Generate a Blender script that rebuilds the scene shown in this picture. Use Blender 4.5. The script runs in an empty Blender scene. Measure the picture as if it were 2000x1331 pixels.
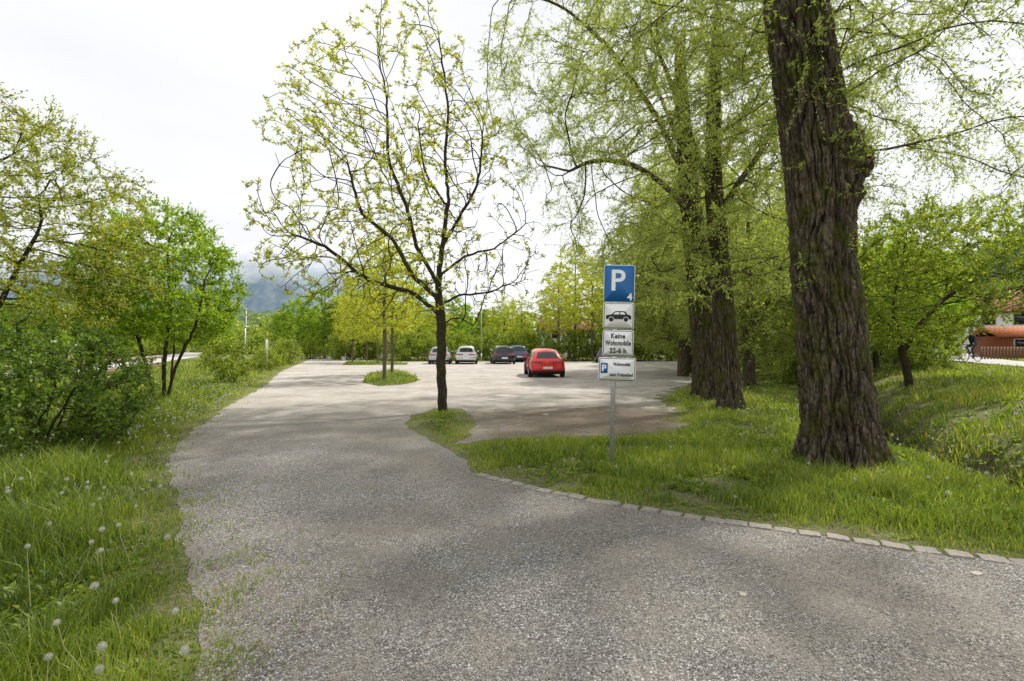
import bpy, math, time
import numpy as np
from mathutils import Vector, noise as mn
rng = np.random.default_rng(11)
T0=time.time()
S = bpy.context.scene
COL = S.collection
# ------------------------------------------------------------------ helpers
def node(t, typ, ins=None, **props):
    n = t.nodes.new(typ)
    for k, v in props.items(): setattr(n, k, v)
    for k, v in (ins or {}).items():
        s = n.inputs[k]
        if isinstance(v, bpy.types.NodeSocket): t.links.new(v, s)
        else: s.default_value = v
    return n
def c4(c): return (c[0], c[1], c[2], 1.0)
def mixc(t, f, a, b, mode='MIX'):
    n = t.nodes.new('ShaderNodeMix'); n.data_type='RGBA'; n.blend_type=mode
    for i, v in ((0,f),(6,a),(7,b)):
        if isinstance(v, bpy.types.NodeSocket): t.links.new(v, n.inputs[i])
        else: n.inputs[i].default_value = v if i==0 else c4(v)
    return n.outputs[2]
def math_(t, op, a, b=0.0, c=None, clamp=False):
    n = t.nodes.new('ShaderNodeMath'); n.operation=op; n.use_clamp=clamp
    for i, v in enumerate((a,b) if c is None else (a,b,c)):
        if isinstance(v, bpy.types.NodeSocket): t.links.new(v, n.inputs[i])
        else: n.inputs[i].default_value = v
    return n.outputs[0]
def ramp(t, f, stops):
    n = t.nodes.new('ShaderNodeValToRGB'); t.links.new(f, n.inputs[0])
    e = n.color_ramp.elements
    while len(e) < len(stops): e.new(0.5)
    for i,(p,c) in enumerate(stops):
        e[i].position = p
        e[i].color = c4(c) if hasattr(c,'__len__') else (c,c,c,1)
    return n.outputs[0]
def newmat(name):
    m = bpy.data.materials.new(name); m.use_nodes=True
    m.node_tree.nodes.clear()
    o = m.node_tree.nodes.new('ShaderNodeOutputMaterial')
    return m, m.node_tree, o
def pos(t): return t.nodes.new('ShaderNodeNewGeometry').outputs['Position']
def simple(name, col, rough=0.6, metal=0.0, var=0.12, scale=6.0, coat=0.0, bump=0.0):
    m,t,o = newmat(name)
    tc = t.nodes.new('ShaderNodeTexCoord').outputs['Object']
    nz = node(t,'ShaderNodeTexNoise',{'Vector':tc,'Scale':scale,'Detail':5.0})
    c = mixc(t, nz.outputs[0], tuple(x*(1-var) for x in col), tuple(min(1,x*(1+var)) for x in col))
    b = node(t,'ShaderNodeBsdfPrincipled',{'Base Color':c,'Roughness':rough,'Metallic':metal,'Coat Weight':coat})
    if bump:
        bn = node(t,'ShaderNodeBump',{'Height':nz.outputs[0],'Strength':bump,'Distance':0.02})
        t.links.new(bn.outputs[0], b.inputs['Normal'])
    t.links.new(b.outputs[0], o.inputs[0]); return m
def leafmat(name, dark, mid, light, trans=0.5, clump=0.6):
    m,t,o = newmat(name)
    a = node(t,'ShaderNodeAttribute',attribute_name='tint')
    nz = node(t,'ShaderNodeTexNoise',{'Vector':pos(t),'Scale':clump,'Detail':2.0})
    f = math_(t,'ADD', math_(t,'MULTIPLY',a.outputs['Fac'],0.65), math_(t,'MULTIPLY',nz.outputs[0],0.5))
    c = ramp(t, f, [(0.2,dark),(0.55,mid),(0.95,light)])
    d = node(t,'ShaderNodeBsdfDiffuse',{'Color':c})
    c2 = mixc(t, 1.0, c, (1.6,1.5,0.75), 'MULTIPLY')
    tr = node(t,'ShaderNodeBsdfTranslucent',{'Color':c2})
    g = node(t,'ShaderNodeBsdfGlossy',{'Color':(.5,.5,.45,1),'Roughness':0.45})
    m1 = node(t,'ShaderNodeMixShader',{0:trans,1:d.outputs[0],2:tr.outputs[0]})
    m2 = node(t,'ShaderNodeMixShader',{0:0.06,1:m1.outputs[0],2:g.outputs[0]})
    t.links.new(m2.outputs[0], o.inputs[0]); return m
def np_mesh(name, V, quads=None, tris=None, mat=None, tint=None, smooth=False):
    me = bpy.data.meshes.new(name)
    V = np.asarray(V, dtype=np.float32).reshape(-1,3)
    me.vertices.add(len(V)); me.vertices.foreach_set('co', V.ravel())
    L=[]; st=[]; n=0
    if quads is not None and len(quads):
        q=np.asarray(quads,dtype=np.int32); L.append(q.ravel()); st.append(np.arange(len(q))*4); n=len(q)*4
    if tris is not None and len(tris):
        q=np.asarray(tris,dtype=np.int32); L.append(q.ravel()); st.append(n+np.arange(len(q))*3)
    L=np.concatenate(L); st=np.concatenate(st).astype(np.int32)
    me.loops.add(len(L)); me.loops.foreach_set('vertex_index', L.astype(np.int32))
    me.polygons.add(len(st)); me.polygons.foreach_set('loop_start', st)
    if smooth: me.polygons.foreach_set('use_smooth', np.ones(len(st),dtype=bool))
    if tint is not None:
        at=me.attributes.new('tint','FLOAT','POINT'); at.data.foreach_set('value', np.asarray(tint,dtype=np.float32))
    me.update(calc_edges=True)
    if mat: me.materials.append(mat)
    return me
def obj(name, me, parent=None, loc=(0,0,0), rot=(0,0,0), **props):
    o = bpy.data.objects.new(name, me); COL.objects.link(o)
    o.location=loc; o.rotation_euler=rot
    if parent: o.parent=parent
    for k,v in props.items(): o[k]=v
    return o
def thing(name, label, category, loc=(0,0,0), rot=(0,0,0), scale=1.0, **props):
    o = obj(name, None, None, loc, rot, label=label, category=category, **props)
    o.scale=(scale,)*3; o.empty_display_size=0.2
    return o
def copy_thing(src, loc, rotz=0.0, scale=1.0, label=None, group=None):
    n = src.copy(); COL.objects.link(n)
    n.location=loc; n.rotation_euler=(0,0,rotz)
    n.scale = (scale,)*3 if not hasattr(scale,'__len__') else scale
    if label: n['label']=label
    if group: n['group']=group
    def rec(a,b):
        for ch in a.children:
            k=ch.copy(); COL.objects.link(k); k.parent=b; k.matrix_parent_inverse=ch.matrix_parent_inverse.copy(); rec(ch,k)
    rec(src,n); return n
def nrm(v): return v/np.maximum(np.linalg.norm(v,axis=-1,keepdims=True),1e-9)
def merge(parts):
    V=[];Q=[];T=[];n=0
    for p in parts:
        v,q,t=p; V.append(np.asarray(v,float).reshape(-1,3))
        if q is not None and len(q): Q.append(np.asarray(q)+n)
        if t is not None and len(t): T.append(np.asarray(t)+n)
        n+=len(V[-1])
    return np.concatenate(V), (np.concatenate(Q) if Q else None), (np.concatenate(T) if T else None)
def tubes(chains, k):
    P=np.concatenate([c[0] for c in chains]); R=np.concatenate([c[1] for c in chains])
    Ts=[];Rf=[];brk=[];n=0
    for p,r in chains:
        g=np.gradient(p,axis=0); Ts.append(g)
        m=np.abs(nrm(g.mean(0))); a=np.zeros(3); a[np.argmin(m)]=1; Rf.append(np.tile(a,(len(p),1)))
        brk.append(np.arange(n,n+len(p)-1)); n+=len(p)
    T=nrm(np.concatenate(Ts)); Rf=np.concatenate(Rf); b=np.concatenate(brk)
    U=nrm(np.cross(T,Rf)); W=np.cross(T,U)
    an=np.arange(k)/k*2*np.pi
    V=P[:,None]+R[:,None,None]*(np.cos(an)[None,:,None]*U[:,None]+np.sin(an)[None,:,None]*W[:,None])
    i=np.arange(k); j=(i+1)%k
    Q=np.stack([b[:,None]*k+i, b[:,None]*k+j, (b[:,None]+1)*k+j, (b[:,None]+1)*k+i],-1).reshape(-1,4)
    return V.reshape(-1,3), Q, None
def rod(p,q,r,k=8,r2=None):
    v,qd,_=tubes([(np.array([p,q],float),np.array([r,r if r2 is None else r2],float))],k)
    v=np.vstack([v,[p],[q]])
    T=[(2*k,(i+1)%k,i) for i in range(k)]+[(2*k+1,k+i,k+(i+1)%k) for i in range(k)]
    return v,qd,T
def box(c,s,rz=0.0):
    x,y,z=[a/2 for a in s]
    v=np.array([(-x,-y,-z),(x,-y,-z),(x,y,-z),(-x,y,-z),(-x,-y,z),(x,-y,z),(x,y,z),(-x,y,z)])
    if rz:
        R=np.array([[math.cos(rz),-math.sin(rz),0],[math.sin(rz),math.cos(rz),0],[0,0,1]]); v=v@R.T
    return v+np.array(c), [(0,3,2,1),(4,5,6,7),(0,1,5,4),(1,2,6,5),(2,3,7,6),(3,0,4,7)], None
def M(name, parts, mat, smooth=False):
    v,q,t=merge(parts); return np_mesh(name,v,q,t,mat,smooth=smooth)
# ------------------------------------------------------------------ terrain
dy=np.array([-20,0,6,9,13,22,36,60,120,4000.]); dx=np.array([6.3,6.4,6.6,7.4,9.3,13.6,22,35,72,2500.])
def sm(x,a,b):
    t=np.clip((x-a)/(b-a),0,1); return t*t*(3-2*t)
def Z(x,y):
    x=np.asarray(x,float); y=np.asarray(y,float)
    s=x-np.interp(y,dy,dx)
    wob=0.05*np.sin(y*1.3)+0.05*np.sin(y*.47+1)
    z=-(0.75+wob)*np.exp(-np.abs(s/.72)**3.0)
    z=z+0.62*sm(s,0.3,3.2)+0.38*sm(s,14,26)
    left=-x-np.interp(y,[0,5,12,20,40,100,4000],[3,5,9,13,20,40,1500.])
    z=z+0.12*sm(left,0,2.0)
    return z
def noise2(x,y,s,seed=0.0):
    return np.array([mn.noise((a*s+seed,b*s-seed,seed)) for a,b in zip(np.ravel(x),np.ravel(y))])
def lines(fine_a,fine_b,st,far,f=1.22):
    a=list(np.arange(fine_a,fine_b+1e-6,st)); s=st
    while a[-1]<far: s*=f; a.append(a[-1]+s)
    s=st
    while a[0]>-far: s*=f; a.insert(0,a[0]-s)
    return np.array(a)
gx=lines(-12,26,0.2,5000); gy=lines(-3,45,0.25,5000)
X,Y=np.meshgrid(gx,gy); ZZ=Z(X,Y)
nx,ny=len(gx),len(gy)
i=np.arange(nx-1)[None]+np.arange(ny-1)[:,None]*nx
Q=np.stack([i,i+1,i+1+nx,i+nx],-1).reshape(-1,4)
m,t,o=newmat('meadow_soil'); p=pos(t)
n1=node(t,'ShaderNodeTexNoise',{'Vector':p,'Scale':0.9,'Detail':8.0,'Roughness':0.7})
n2=node(t,'ShaderNodeTexNoise',{'Vector':p,'Scale':22.0,'Detail':8.0,'Roughness':0.8})
ca=ramp(t,n1.outputs[0],[(0.3,(.15,.13,.085)),(0.5,(.16,.175,.065)),(0.72,(.20,.24,.06))])
cb=mixc(t,ramp(t,n2.outputs[0],[(0.42,0.0),(0.62,1.0)]),(0.5,.46,.44),(1.3,1.25,1.2))
cc=mixc(t,1.0,ca,cb,'MULTIPLY')
sz_=t.nodes.new('ShaderNodeSeparateXYZ'); t.links.new(p,sz_.inputs[0])
ditch_dark=node(t,'ShaderNodeMapRange',{0:sz_.outputs[2],1:-.55,2:-.15,3:1.0,4:0.0},clamp=True).outputs[0]  # ground colour darkens towards the ditch bottom
cc=mixc(t,ditch_dark,cc,(.035,.028,.018))
b=node(t,'ShaderNodeBsdfPrincipled',{'Base Color':cc,'Roughness':0.95})
bn=node(t,'ShaderNodeBump',{'Height':n2.outputs[0],'Strength':0.7,'Distance':0.03}); t.links.new(bn.outputs[0],b.inputs['Normal'])
t.links.new(b.outputs[0],o.inputs[0]); M_MEADOW=m
obj('ground',np_mesh('ground',np.stack([X,Y,ZZ],-1),Q,None,m,smooth=True),kind='structure')
# ------------------------------------------------------------------ gravel
left_edge=[(-1.15,-3),(-1.15,0.5),(-1.3,1.5),(-1.5,2.31),(-2.2,3.33),(-3.7,5.32),(-5.0,7.06),(-5.8,8.68),(-7.3,12.2),(-9.8,19.1),(-14.7,31),(-26,63),(-37,95)]
kerb=[(-0.41,5.99),(0.34,5.35),(1.04,4.89),(1.87,4.42),(2.60,4.09),(3.21,3.78),(3.77,3.56),(4.6,3.25),(5.6,2.9),(7.0,2.3)]
right_rest=[(-32,94),(-22,68),(-19.5,60),(-17,54),(-13,49),(4,49),(14,51),(22,58),(24,57),(17,43),(11.2,30.8),(8.4,21.9),(6.0,18),(4.4,14.5),(3.9,11.7),(3.2,9.6),(1.9,8.7),(0.44,8.45),(-.3,8.4),(-.72,7.95),(-.93,7.93),(-.72,8.6),(-.75,9.6),(-.95,11.2),(-1.3,12.3),(-2.0,12.4),(-2.3,10.9),(-2.1,9.68),(-1.35,8.1),(-1.13,7.75),(-.86,7.2)]
outline=left_edge+right_rest+kerb+[(9,0.5),(9,-3)]
def densify(pts,st,closed=True,amp=0.0,seed=3.1):
    out=[]; n=len(pts)
    for a in range(n if closed else n-1):
        p=np.array(pts[a],float); q=np.array(pts[(a+1)%n],float); d=np.linalg.norm(q-p)
        dist=max(1.0,np.linalg.norm((p+q)/2)/6); k=max(1,int(d/(st*dist)))
        nn=np.array([-(q-p)[1],(q-p)[0]])/max(d,1e-6)
        for j in range(k):
            r=p+(q-p)*j/k
            am=amp*(mn.noise((r[0]*1.7,r[1]*1.7,seed))+0.6*mn.noise((r[0]*6,r[1]*6,seed)))*min(dist,2)
            if r[0]>0.2 and r[1]>8.6 and r[1]<20: am*=4
            if r[0]<-.6 and r[0]>-1.5 and r[1]>7 and r[1]<8.8: am*=.3
            out.append(tuple(r+nn*am))
    if not closed: out.append(tuple(pts[-1]))
    return out
def sheet(name,pts,z,mat,zf=False,**kw):
    import bmesh
    bm=bmesh.new(); vs=[bm.verts.new((x,y,(float(Z(x,y)) if zf else 0)+z)) for x,y in pts]
    f=bm.faces.new(vs); bm.normal_update()
    if f.normal.z<0: f.normal_flip()
    bmesh.ops.triangulate(bm,faces=[f]); me=bpy.data.meshes.new(name); bm.to_mesh(me); bm.free(); me.materials.append(mat)
    return obj(name,me,kind='structure',**kw)
m,t,o=newmat('gravel'); p=pos(t)
sx=t.nodes.new('ShaderNodeSeparateXYZ'); t.links.new(p,sx.inputs[0])
v1=node(t,'ShaderNodeTexVoronoi',{'Vector':p,'Scale':88.0})
v2=node(t,'ShaderNodeTexVoronoi',{'Vector':p,'Scale':175.0})
sc=t.nodes.new('ShaderNodeSeparateColor'); t.links.new(v1.outputs['Color'],sc.inputs[0])
sc2=t.nodes.new('ShaderNodeSeparateColor'); t.links.new(v2.outputs['Color'],sc2.inputs[0])
g1=ramp(t,sc.outputs[0],[(0.0,(.13,.124,.117)),(0.4,(.30,.288,.27)),(0.75,(.49,.475,.45)),(1.0,(.78,.76,.73))])
g2=ramp(t,sc2.outputs[1],[(0.0,(.15,.143,.133)),(0.5,(.335,.32,.30)),(1.0,(.63,.61,.58))])
gm=mixc(t,math_(t,'GREATER_THAN',sc.outputs[2],0.5),g1,g2)
edge=ramp(t,v1.outputs['Distance'],[(0.25,1.0),(0.62,0.5)])
gm=mixc(t,1.0,gm,edge,'MULTIPLY')
nb=node(t,'ShaderNodeTexNoise',{'Vector':p,'Scale':0.5,'Detail':7.0,'Roughness':0.62})
nb2=node(t,'ShaderNodeTexNoise',{'Vector':p,'Scale':2.2,'Detail':8.0,'Roughness':0.75})
nb3=node(t,'ShaderNodeTexNoise',{'Vector':p,'Scale':14.0,'Detail':8.0,'Roughness':0.8})
gm=mixc(t,1.0,gm,ramp(t,nb.outputs[0],[(0.34,(.80,.76,.71)),(0.5,(.97,.955,.935)),(0.66,(1.10,1.10,1.10))]),'MULTIPLY')
fine=ramp(t,math_(t,'ADD',math_(t,'MULTIPLY',nb2.outputs[0],.6),math_(t,'MULTIPLY',nb.outputs[0],.4)),[(0.45,0.6),(0.53,0.0)])
gm=mixc(t,fine,gm,mixc(t,sc2.outputs[0],(.20,.175,.145),(.33,.30,.26)))
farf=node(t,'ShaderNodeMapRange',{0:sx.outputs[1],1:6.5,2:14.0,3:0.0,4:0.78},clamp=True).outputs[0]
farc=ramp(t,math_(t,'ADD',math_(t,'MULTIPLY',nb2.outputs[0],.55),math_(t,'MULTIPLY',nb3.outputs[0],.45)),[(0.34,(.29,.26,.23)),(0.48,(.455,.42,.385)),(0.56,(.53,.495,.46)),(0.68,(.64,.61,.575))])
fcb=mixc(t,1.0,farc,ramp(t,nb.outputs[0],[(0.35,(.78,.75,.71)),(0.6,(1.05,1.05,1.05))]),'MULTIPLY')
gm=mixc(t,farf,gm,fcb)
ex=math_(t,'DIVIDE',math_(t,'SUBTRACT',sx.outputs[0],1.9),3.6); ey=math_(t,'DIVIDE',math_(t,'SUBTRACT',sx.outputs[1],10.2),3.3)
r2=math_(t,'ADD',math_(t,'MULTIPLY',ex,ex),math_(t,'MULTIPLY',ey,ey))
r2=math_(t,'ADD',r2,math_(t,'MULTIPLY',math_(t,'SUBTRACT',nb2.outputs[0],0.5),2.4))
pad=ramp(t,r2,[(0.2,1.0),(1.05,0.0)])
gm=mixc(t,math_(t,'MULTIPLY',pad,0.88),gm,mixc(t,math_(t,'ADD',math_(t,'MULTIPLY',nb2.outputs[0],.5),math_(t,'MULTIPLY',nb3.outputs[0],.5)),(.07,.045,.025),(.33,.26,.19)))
b=node(t,'ShaderNodeBsdfPrincipled',{'Base Color':gm,'Roughness':0.9,'Specular IOR Level':0.25})
hh=math_(t,'ADD',math_(t,'MULTIPLY',v1.outputs['Distance'],-1.0),math_(t,'MULTIPLY',v2.outputs['Distance'],-0.5))
bn=node(t,'ShaderNodeBump',{'Height':hh,'Strength':0.8,'Distance':0.009}); t.links.new(bn.outputs[0],b.inputs['Normal'])
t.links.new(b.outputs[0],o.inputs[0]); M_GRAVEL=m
gout=densify(outline,0.12,True,0.08)
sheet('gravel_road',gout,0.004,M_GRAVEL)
isl1=[(-7.1,23.6),(-6.4,20.8),(-5.3,19.2),(-4.4,20.4),(-4.2,21.9),(-5.2,25.5),(-7.0,30),(-8.0,31),(-8.2,28)]
isl2=[(-14,40),(-9,41),(-9.5,44),(-17,50)]
sheet('grass_island_soil',densify(isl1,.2,True,.25),0.012,M_MEADOW)
sheet('grass_island_soil',densify(isl2,.2,True,.2),0.012,M_MEADOW)
def ribbon(name,pts,w,z,mat,n=80):
    pts=np.array(pts,float); d=np.r_[0,np.cumsum(np.linalg.norm(np.diff(pts,axis=0),axis=1))]
    s=np.linspace(0,d[-1],n); P=np.stack([np.interp(s,d,pts[:,0]),np.interp(s,d,pts[:,1])],-1)
    T=nrm(np.gradient(P,axis=0)); N=np.stack([-T[:,1],T[:,0]],-1)
    A=P+N*w/2; B=P-N*w/2; C=P
    V=[]
    for e in (A,C,B): V.append(np.stack([e[:,0],e[:,1],Z(e[:,0],e[:,1])+z],-1))
    V=np.stack(V,1).reshape(-1,3); i=np.arange(n-1)*3
    Q=np.concatenate([np.stack([i,i+3,i+4,i+1],-1),np.stack([i+1,i+4,i+5,i+2],-1)])
    return obj(name,np_mesh(name,V,Q,None,mat,smooth=True),kind='structure')
M_ASPH=simple('pale_asphalt',(.42,.405,.39),0.9,var=.2,scale=3)
ribbon('footpath',[(18,8),(21.5,15),(26,24),(30,31),(37,40),(55,60),(100,110)],3.2,0.05,M_ASPH,160)
ribbon('side_road',[(-19,-2),(-20,8),(-24,20),(-30,34),(-46,66),(-70,110)],6.5,0.05,M_ASPH,120)
M_WATER=simple('ditch_water',(.02,.022,.015),.15)
ribbon('ditch_stream',[(6.3,-10),(6.4,0),(6.6,6),(7.4,9),(9.3,13),(13.6,22),(22,36)],.34,.05,M_WATER,160)
# ------------------------------------------------------------------ plant generator
def colonize(P0,par0,A,step,infl,kill,iters=160,trop=(0,0,0),jit=.12,mom=.35,maxn=9000):
    P=np.zeros((maxn,3)); par=np.full(maxn,-1); n=len(P0); P[:n]=P0; par[:n]=par0
    Dr=np.zeros((maxn,3)); Dr[:n]=(0,0,1); last=np.full((maxn,3),1e6)
    for k in range(n):
        if par[k]>=0: Dr[k]=nrm(P[k]-P[par[k]]); last[par[k]]=P[k]
    A=A.copy(); nd=np.full(len(A),1e9); ni=np.zeros(len(A),int)
    def upd(a,b):
        nonlocal nd,ni
        for s in range(a,b,400):
            e=min(b,s+400)
            D=np.linalg.norm(A[:,None]-P[None,s:e],axis=2); j=D.argmin(1); d=D[np.arange(len(A)),j]
            m=d<nd; nd[m]=d[m]; ni[m]=j[m]+s
    upd(0,n)
    for it in range(iters):
        if len(A)==0: break
        act=nd<infl
        if not act.any(): act=nd<=nd.min()*1.1
        vec=nrm(A[act]-P[ni[act]]); Sx=np.zeros((n,3)); np.add.at(Sx,ni[act],vec)
        idx=np.unique(ni[act])
        D=nrm(Sx[idx]); D=nrm(D+Dr[idx]*mom+np.array(trop)+rng.normal(0,jit,D.shape))
        NP=P[idx]+D*step
        ok=np.linalg.norm(NP-last[idx],axis=1)>0.35*step
        bad=set(idx[~ok].tolist())
        k=int(ok.sum()); k=min(k,maxn-n)
        if k>0:
            sel=np.where(ok)[0][:k]
            P[n:n+k]=NP[sel]; par[n:n+k]=idx[sel]; Dr[n:n+k]=D[sel]; last[idx[sel]]=NP[sel]
            upd(n,n+k); n+=k
        keep=nd>kill
        if bad: keep&=~(np.isin(ni,list(bad))&act)
        A=A[keep]; nd=nd[keep]; ni=ni[keep]
        if n>=maxn: break
    return P[:n],par[:n],Dr[:n]
def radii(par,rb,rt):
    n=len(par); ch=np.zeros(n)
    for i in range(n-1,-1,-1):
        if ch[i]==0: ch[i]=1
        if par[i]>=0: ch[par[i]]+=ch[i]
    e=math.log(max(ch.max(),3))/math.log(rb/rt)
    return rt*ch**(1/e), ch
def chains_of(P,par,R,skip=0):
    n=len(P); main=np.full(n,-1)
    for i in range(n):
        p=par[i]
        if p>=0 and (main[p]<0 or R[i]>R[main[p]]): main[p]=i
    out=[]
    for i in range(n):
        p=par[i]
        if i<skip: continue
        if p<0 or main[p]!=i or p<skip:
            idx=[i]
            while main[idx[-1]]>=0 and main[idx[-1]]>=skip: idx.append(main[idx[-1]])
            pts=P[idx]; rr=R[idx]
            if p>=0: pts=np.vstack([P[p],pts]); rr=np.r_[min(R[p],rr[0]*1.25),rr]
            if len(pts)>1: out.append((pts,rr))
    return out
def wood(ch,extra=None):
    thick=[c for c in ch if c[1].max()>0.03]; thin=[c for c in ch if c[1].max()<=0.03]
    parts=[]
    if thick: parts.append(tubes(thick,9))
    if thin: parts.append(tubes(thin,4))
    if extra is not None: parts.append(extra)
    return merge(parts)
def env(profile,n,shell=0.45):
    pr=np.array(profile,float); z=rng.uniform(pr[0,0],pr[-1,0],n*4)
    r=np.interp(z,pr[:,0],pr[:,1]); keep=rng.random(n*4)<(r/pr[:,1].max())**2; z=z[keep][:n]; r=r[keep][:n]
    cx=np.interp(z,pr[:,0],pr[:,2]); cy=np.interp(z,pr[:,0],pr[:,3]); a=rng.uniform(0,2*np.pi,len(z))
    rr=r*rng.random(len(z))**shell
    return np.stack([cx+rr*np.cos(a),cy+rr*np.sin(a),z],-1)
def carve(A,s,th,seed):
    nz=np.array([mn.noise((p[0]*s+seed,p[1]*s,p[2]*s)) for p in A]); return A[nz>th]
def resample(pts,st):
    pts=np.array(pts,float); d=np.r_[0,np.cumsum(np.linalg.norm(np.diff(pts,axis=0),axis=1))]
    n=max(2,int(d[-1]/st)+1); s=np.linspace(0,d[-1],n)
    P=np.stack([np.interp(s,d,pts[:,k]) for k in range(3)],-1)
    for _ in range(3): P[1:-1]=(P[:-2]+2*P[1:-1]+P[2:])/4
    if n>6: P[2:-1]+=rng.normal(0,.010,(n-3,3))
    return P
def skeleton(stems,st):
    P=[];par=[]
    for s in stems:
        att=-1; R=resample(s,st)
        if P and len(s)>0:
            d=np.linalg.norm(np.array(P)-R[0],axis=1)
            if d.min()<0.35: att=int(d.argmin()); R=R[1:]
        for k,p in enumerate(R):
            par.append(att if k==0 else len(P)-1); P.append(p)
    return np.array(P),np.array(par)
def sprays(P,D,m,L,droop,nl,ll,lw,out=0.6,up=0.5,spread=0.8,tw=0.0035):
    P=np.repeat(P,m,0); D=np.repeat(D,m,0); n=len(P)
    d=nrm(D*out+rng.normal(0,.6,(n,3))+np.array([0,0,.15])); Ls=L*rng.uniform(.5,1.4,n)[:,None]
    t=(np.arange(nl)+rng.random((n,nl)))/nl; t=t[...,None]
    g=np.array([0,0,-1.0])*droop
    B=P[:,None]+d[:,None]*Ls[:,None]*t+g*Ls[:,None]*t*t
    tan=nrm(d[:,None]+2*g*t)
    ld=nrm(tan*.7+rng.normal(0,spread,B.shape)).reshape(-1,3); B=B.reshape(-1,3)
    nn=nrm(rng.normal(0,.7,ld.shape)+np.array([0,0,up])); sd=nrm(np.cross(ld,nn))
    N=len(B); l=(ll*rng.uniform(.55,1.3,N))[:,None]; w=(lw*rng.uniform(.7,1.3,N))[:,None]
    curl=nrm(np.cross(sd,ld))*l*rng.uniform(-.15,.15,N)[:,None]
    V=np.stack([B,B+ld*l*.45+sd*w/2+curl,B+ld*l,B+ld*l*.45-sd*w/2+curl],1).reshape(-1,3)
    Q=np.arange(N*4).reshape(-1,4)
    tint=np.repeat(np.clip(rng.normal(.45,.2,N)+np.repeat(rng.normal(0,.12,n),nl),0,1),4)
    ts=np.array([0,.5,1.0])[None,:,None]
    C=P[:,None]+d[:,None]*Ls[:,None]*ts+g*Ls[:,None]*ts*ts
    s2=nrm(np.cross(d,rng.normal(0,1,(n,3))))[:,None]*tw*np.array([1,.8,.4])[None,:,None]
    RV=np.stack([C-s2,C+s2],2).reshape(-1,3); b=np.arange(n)[:,None]*6+np.array([0,2])[None]
    RQ=np.stack([b,b+1,b+3,b+2],-1).reshape(-1,4)
    return (V,Q,tint),(RV,RQ,None)
def make_tree(name,label,category,loc,stems,profile,na,step,infl,kill,rb,rt,bark,leaf,fol,trop=(0,0,.05),shell=.45,rz=0,skip=False,thin=2.2,group=None,jit=.12,maxn=9000,leafkeep=None,mom=.35,extra_sprout=None):
    P0,par0=skeleton(stems,step)
    A=env(profile,na,shell) if not isinstance(profile,np.ndarray) else profile
    P,par,D=colonize(P0,par0,A,step,infl,kill,trop=trop,jit=jit,maxn=maxn,mom=mom)
    R,ch=radii(par,rb,rt)
    chs=chains_of(P,par,R,len(P0) if skip else 0)
    sel=np.where((R<rt*thin)&(np.arange(len(P))>=len(P0)))[0]
    if leafkeep: sel=sel[leafkeep(P[sel],ch[sel])]
    parts=[];rib=[]
    for f in fol:
        f=dict(f); pr=f.pop('prob',1.0); s=sel[rng.random(len(sel))<pr]
        if f.pop('tips',False): s=s[ch[s]<=2]
        a,bb=sprays(P[s],D[s],**f); parts.append(a); rib.append(bb)
    if extra_sprout is not None:
        a,bb=sprays(*extra_sprout); parts.append(a); rib.append(bb)
    v,q,t_=wood(chs,merge(rib))
    e=thing(name,label,category,loc,(0,0,rz))
    if group: e['group']=group
    tm=np_mesh(name+'_trunk',v,q,None,bark,smooth=True)
    obj('trunk',tm,e)
    V,Qq,_=merge([(a[0],a[1],None) for a in parts]); ti=np.concatenate([a[2] for a in parts])
    obj('crown',np_mesh(name+'_crown',V,Qq,None,leaf,tint=ti),e)
    return e
def barkmat(name,dark,light,moss=0.0,sz=1.0):
    m,t,o=newmat(name); tc=t.nodes.new('ShaderNodeTexCoord').outputs['Object']
    mp=node(t,'ShaderNodeMapping',{'Vector':tc,'Scale':(1,1,.16)})
    n1=node(t,'ShaderNodeTexNoise',{'Vector':mp.outputs[0],'Scale':34*sz,'Detail':10.0,'Roughness':0.75,'Distortion':.3})
    n2=node(t,'ShaderNodeTexNoise',{'Vector':tc,'Scale':2.2,'Detail':7.0,'Roughness':.7})
    c=ramp(t,n1.outputs[0],[(0.34,tuple(x*.3 for x in dark)),(0.5,dark),(0.68,light)])
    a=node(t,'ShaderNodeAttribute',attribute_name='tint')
    c=mixc(t,math_(t,'MULTIPLY',a.outputs['Fac'],.92),c,(.010,.008,.006))  # furrow shade painted into the colour, darker with furrow depth
    if moss:
        fac=math_(t,'MULTIPLY',ramp(t,n2.outputs[0],[(0.47,0.0),(0.61,1.0)]),moss)
        c=mixc(t,fac,c,mixc(t,n1.outputs[0],(.015,.02,.003),(.14,.155,.025)))
    b=node(t,'ShaderNodeBsdfPrincipled',{'Base Color':c,'Roughness':0.95,'Specular IOR Level':.15})
    bn=node(t,'ShaderNodeBump',{'Height':n1.outputs[0],'Strength':1.0,'Distance':0.025}); t.links.new(bn.outputs[0],b.inputs['Normal'])
    t.links.new(b.outputs[0],o.inputs[0]); return m
B_WIL=barkmat('willow_bark',(.10,.078,.055),(.30,.245,.19),.75,.9)
B_DK=barkmat('dark_bark',(.05,.038,.026),(.13,.10,.075),.5,1.4)
B_GY=barkmat('grey_bark',(.15,.125,.10),(.28,.25,.21),.2,1.4)
L_WIL=leafmat('willow_leaves',(.15,.20,.05),(.31,.39,.11),(.47,.54,.19),.55)
L_YG=leafmat('yellow_green_leaves',(.20,.24,.018),(.42,.48,.05),(.62,.65,.12),.55)
L_BR=leafmat('bright_leaves',(.10,.19,.012),(.26,.41,.03),(.45,.56,.07),.55)
L_DK=leafmat('deep_leaves',(.04,.08,.012),(.115,.20,.025),(.26,.37,.055),.48)
L_OL=leafmat('olive_leaves',(.15,.19,.022),(.31,.37,.05),(.50,.52,.10),.5)
L_MD=leafmat('mid_leaves',(.10,.15,.018),(.25,.34,.04),(.43,.50,.085),.5)
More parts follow.
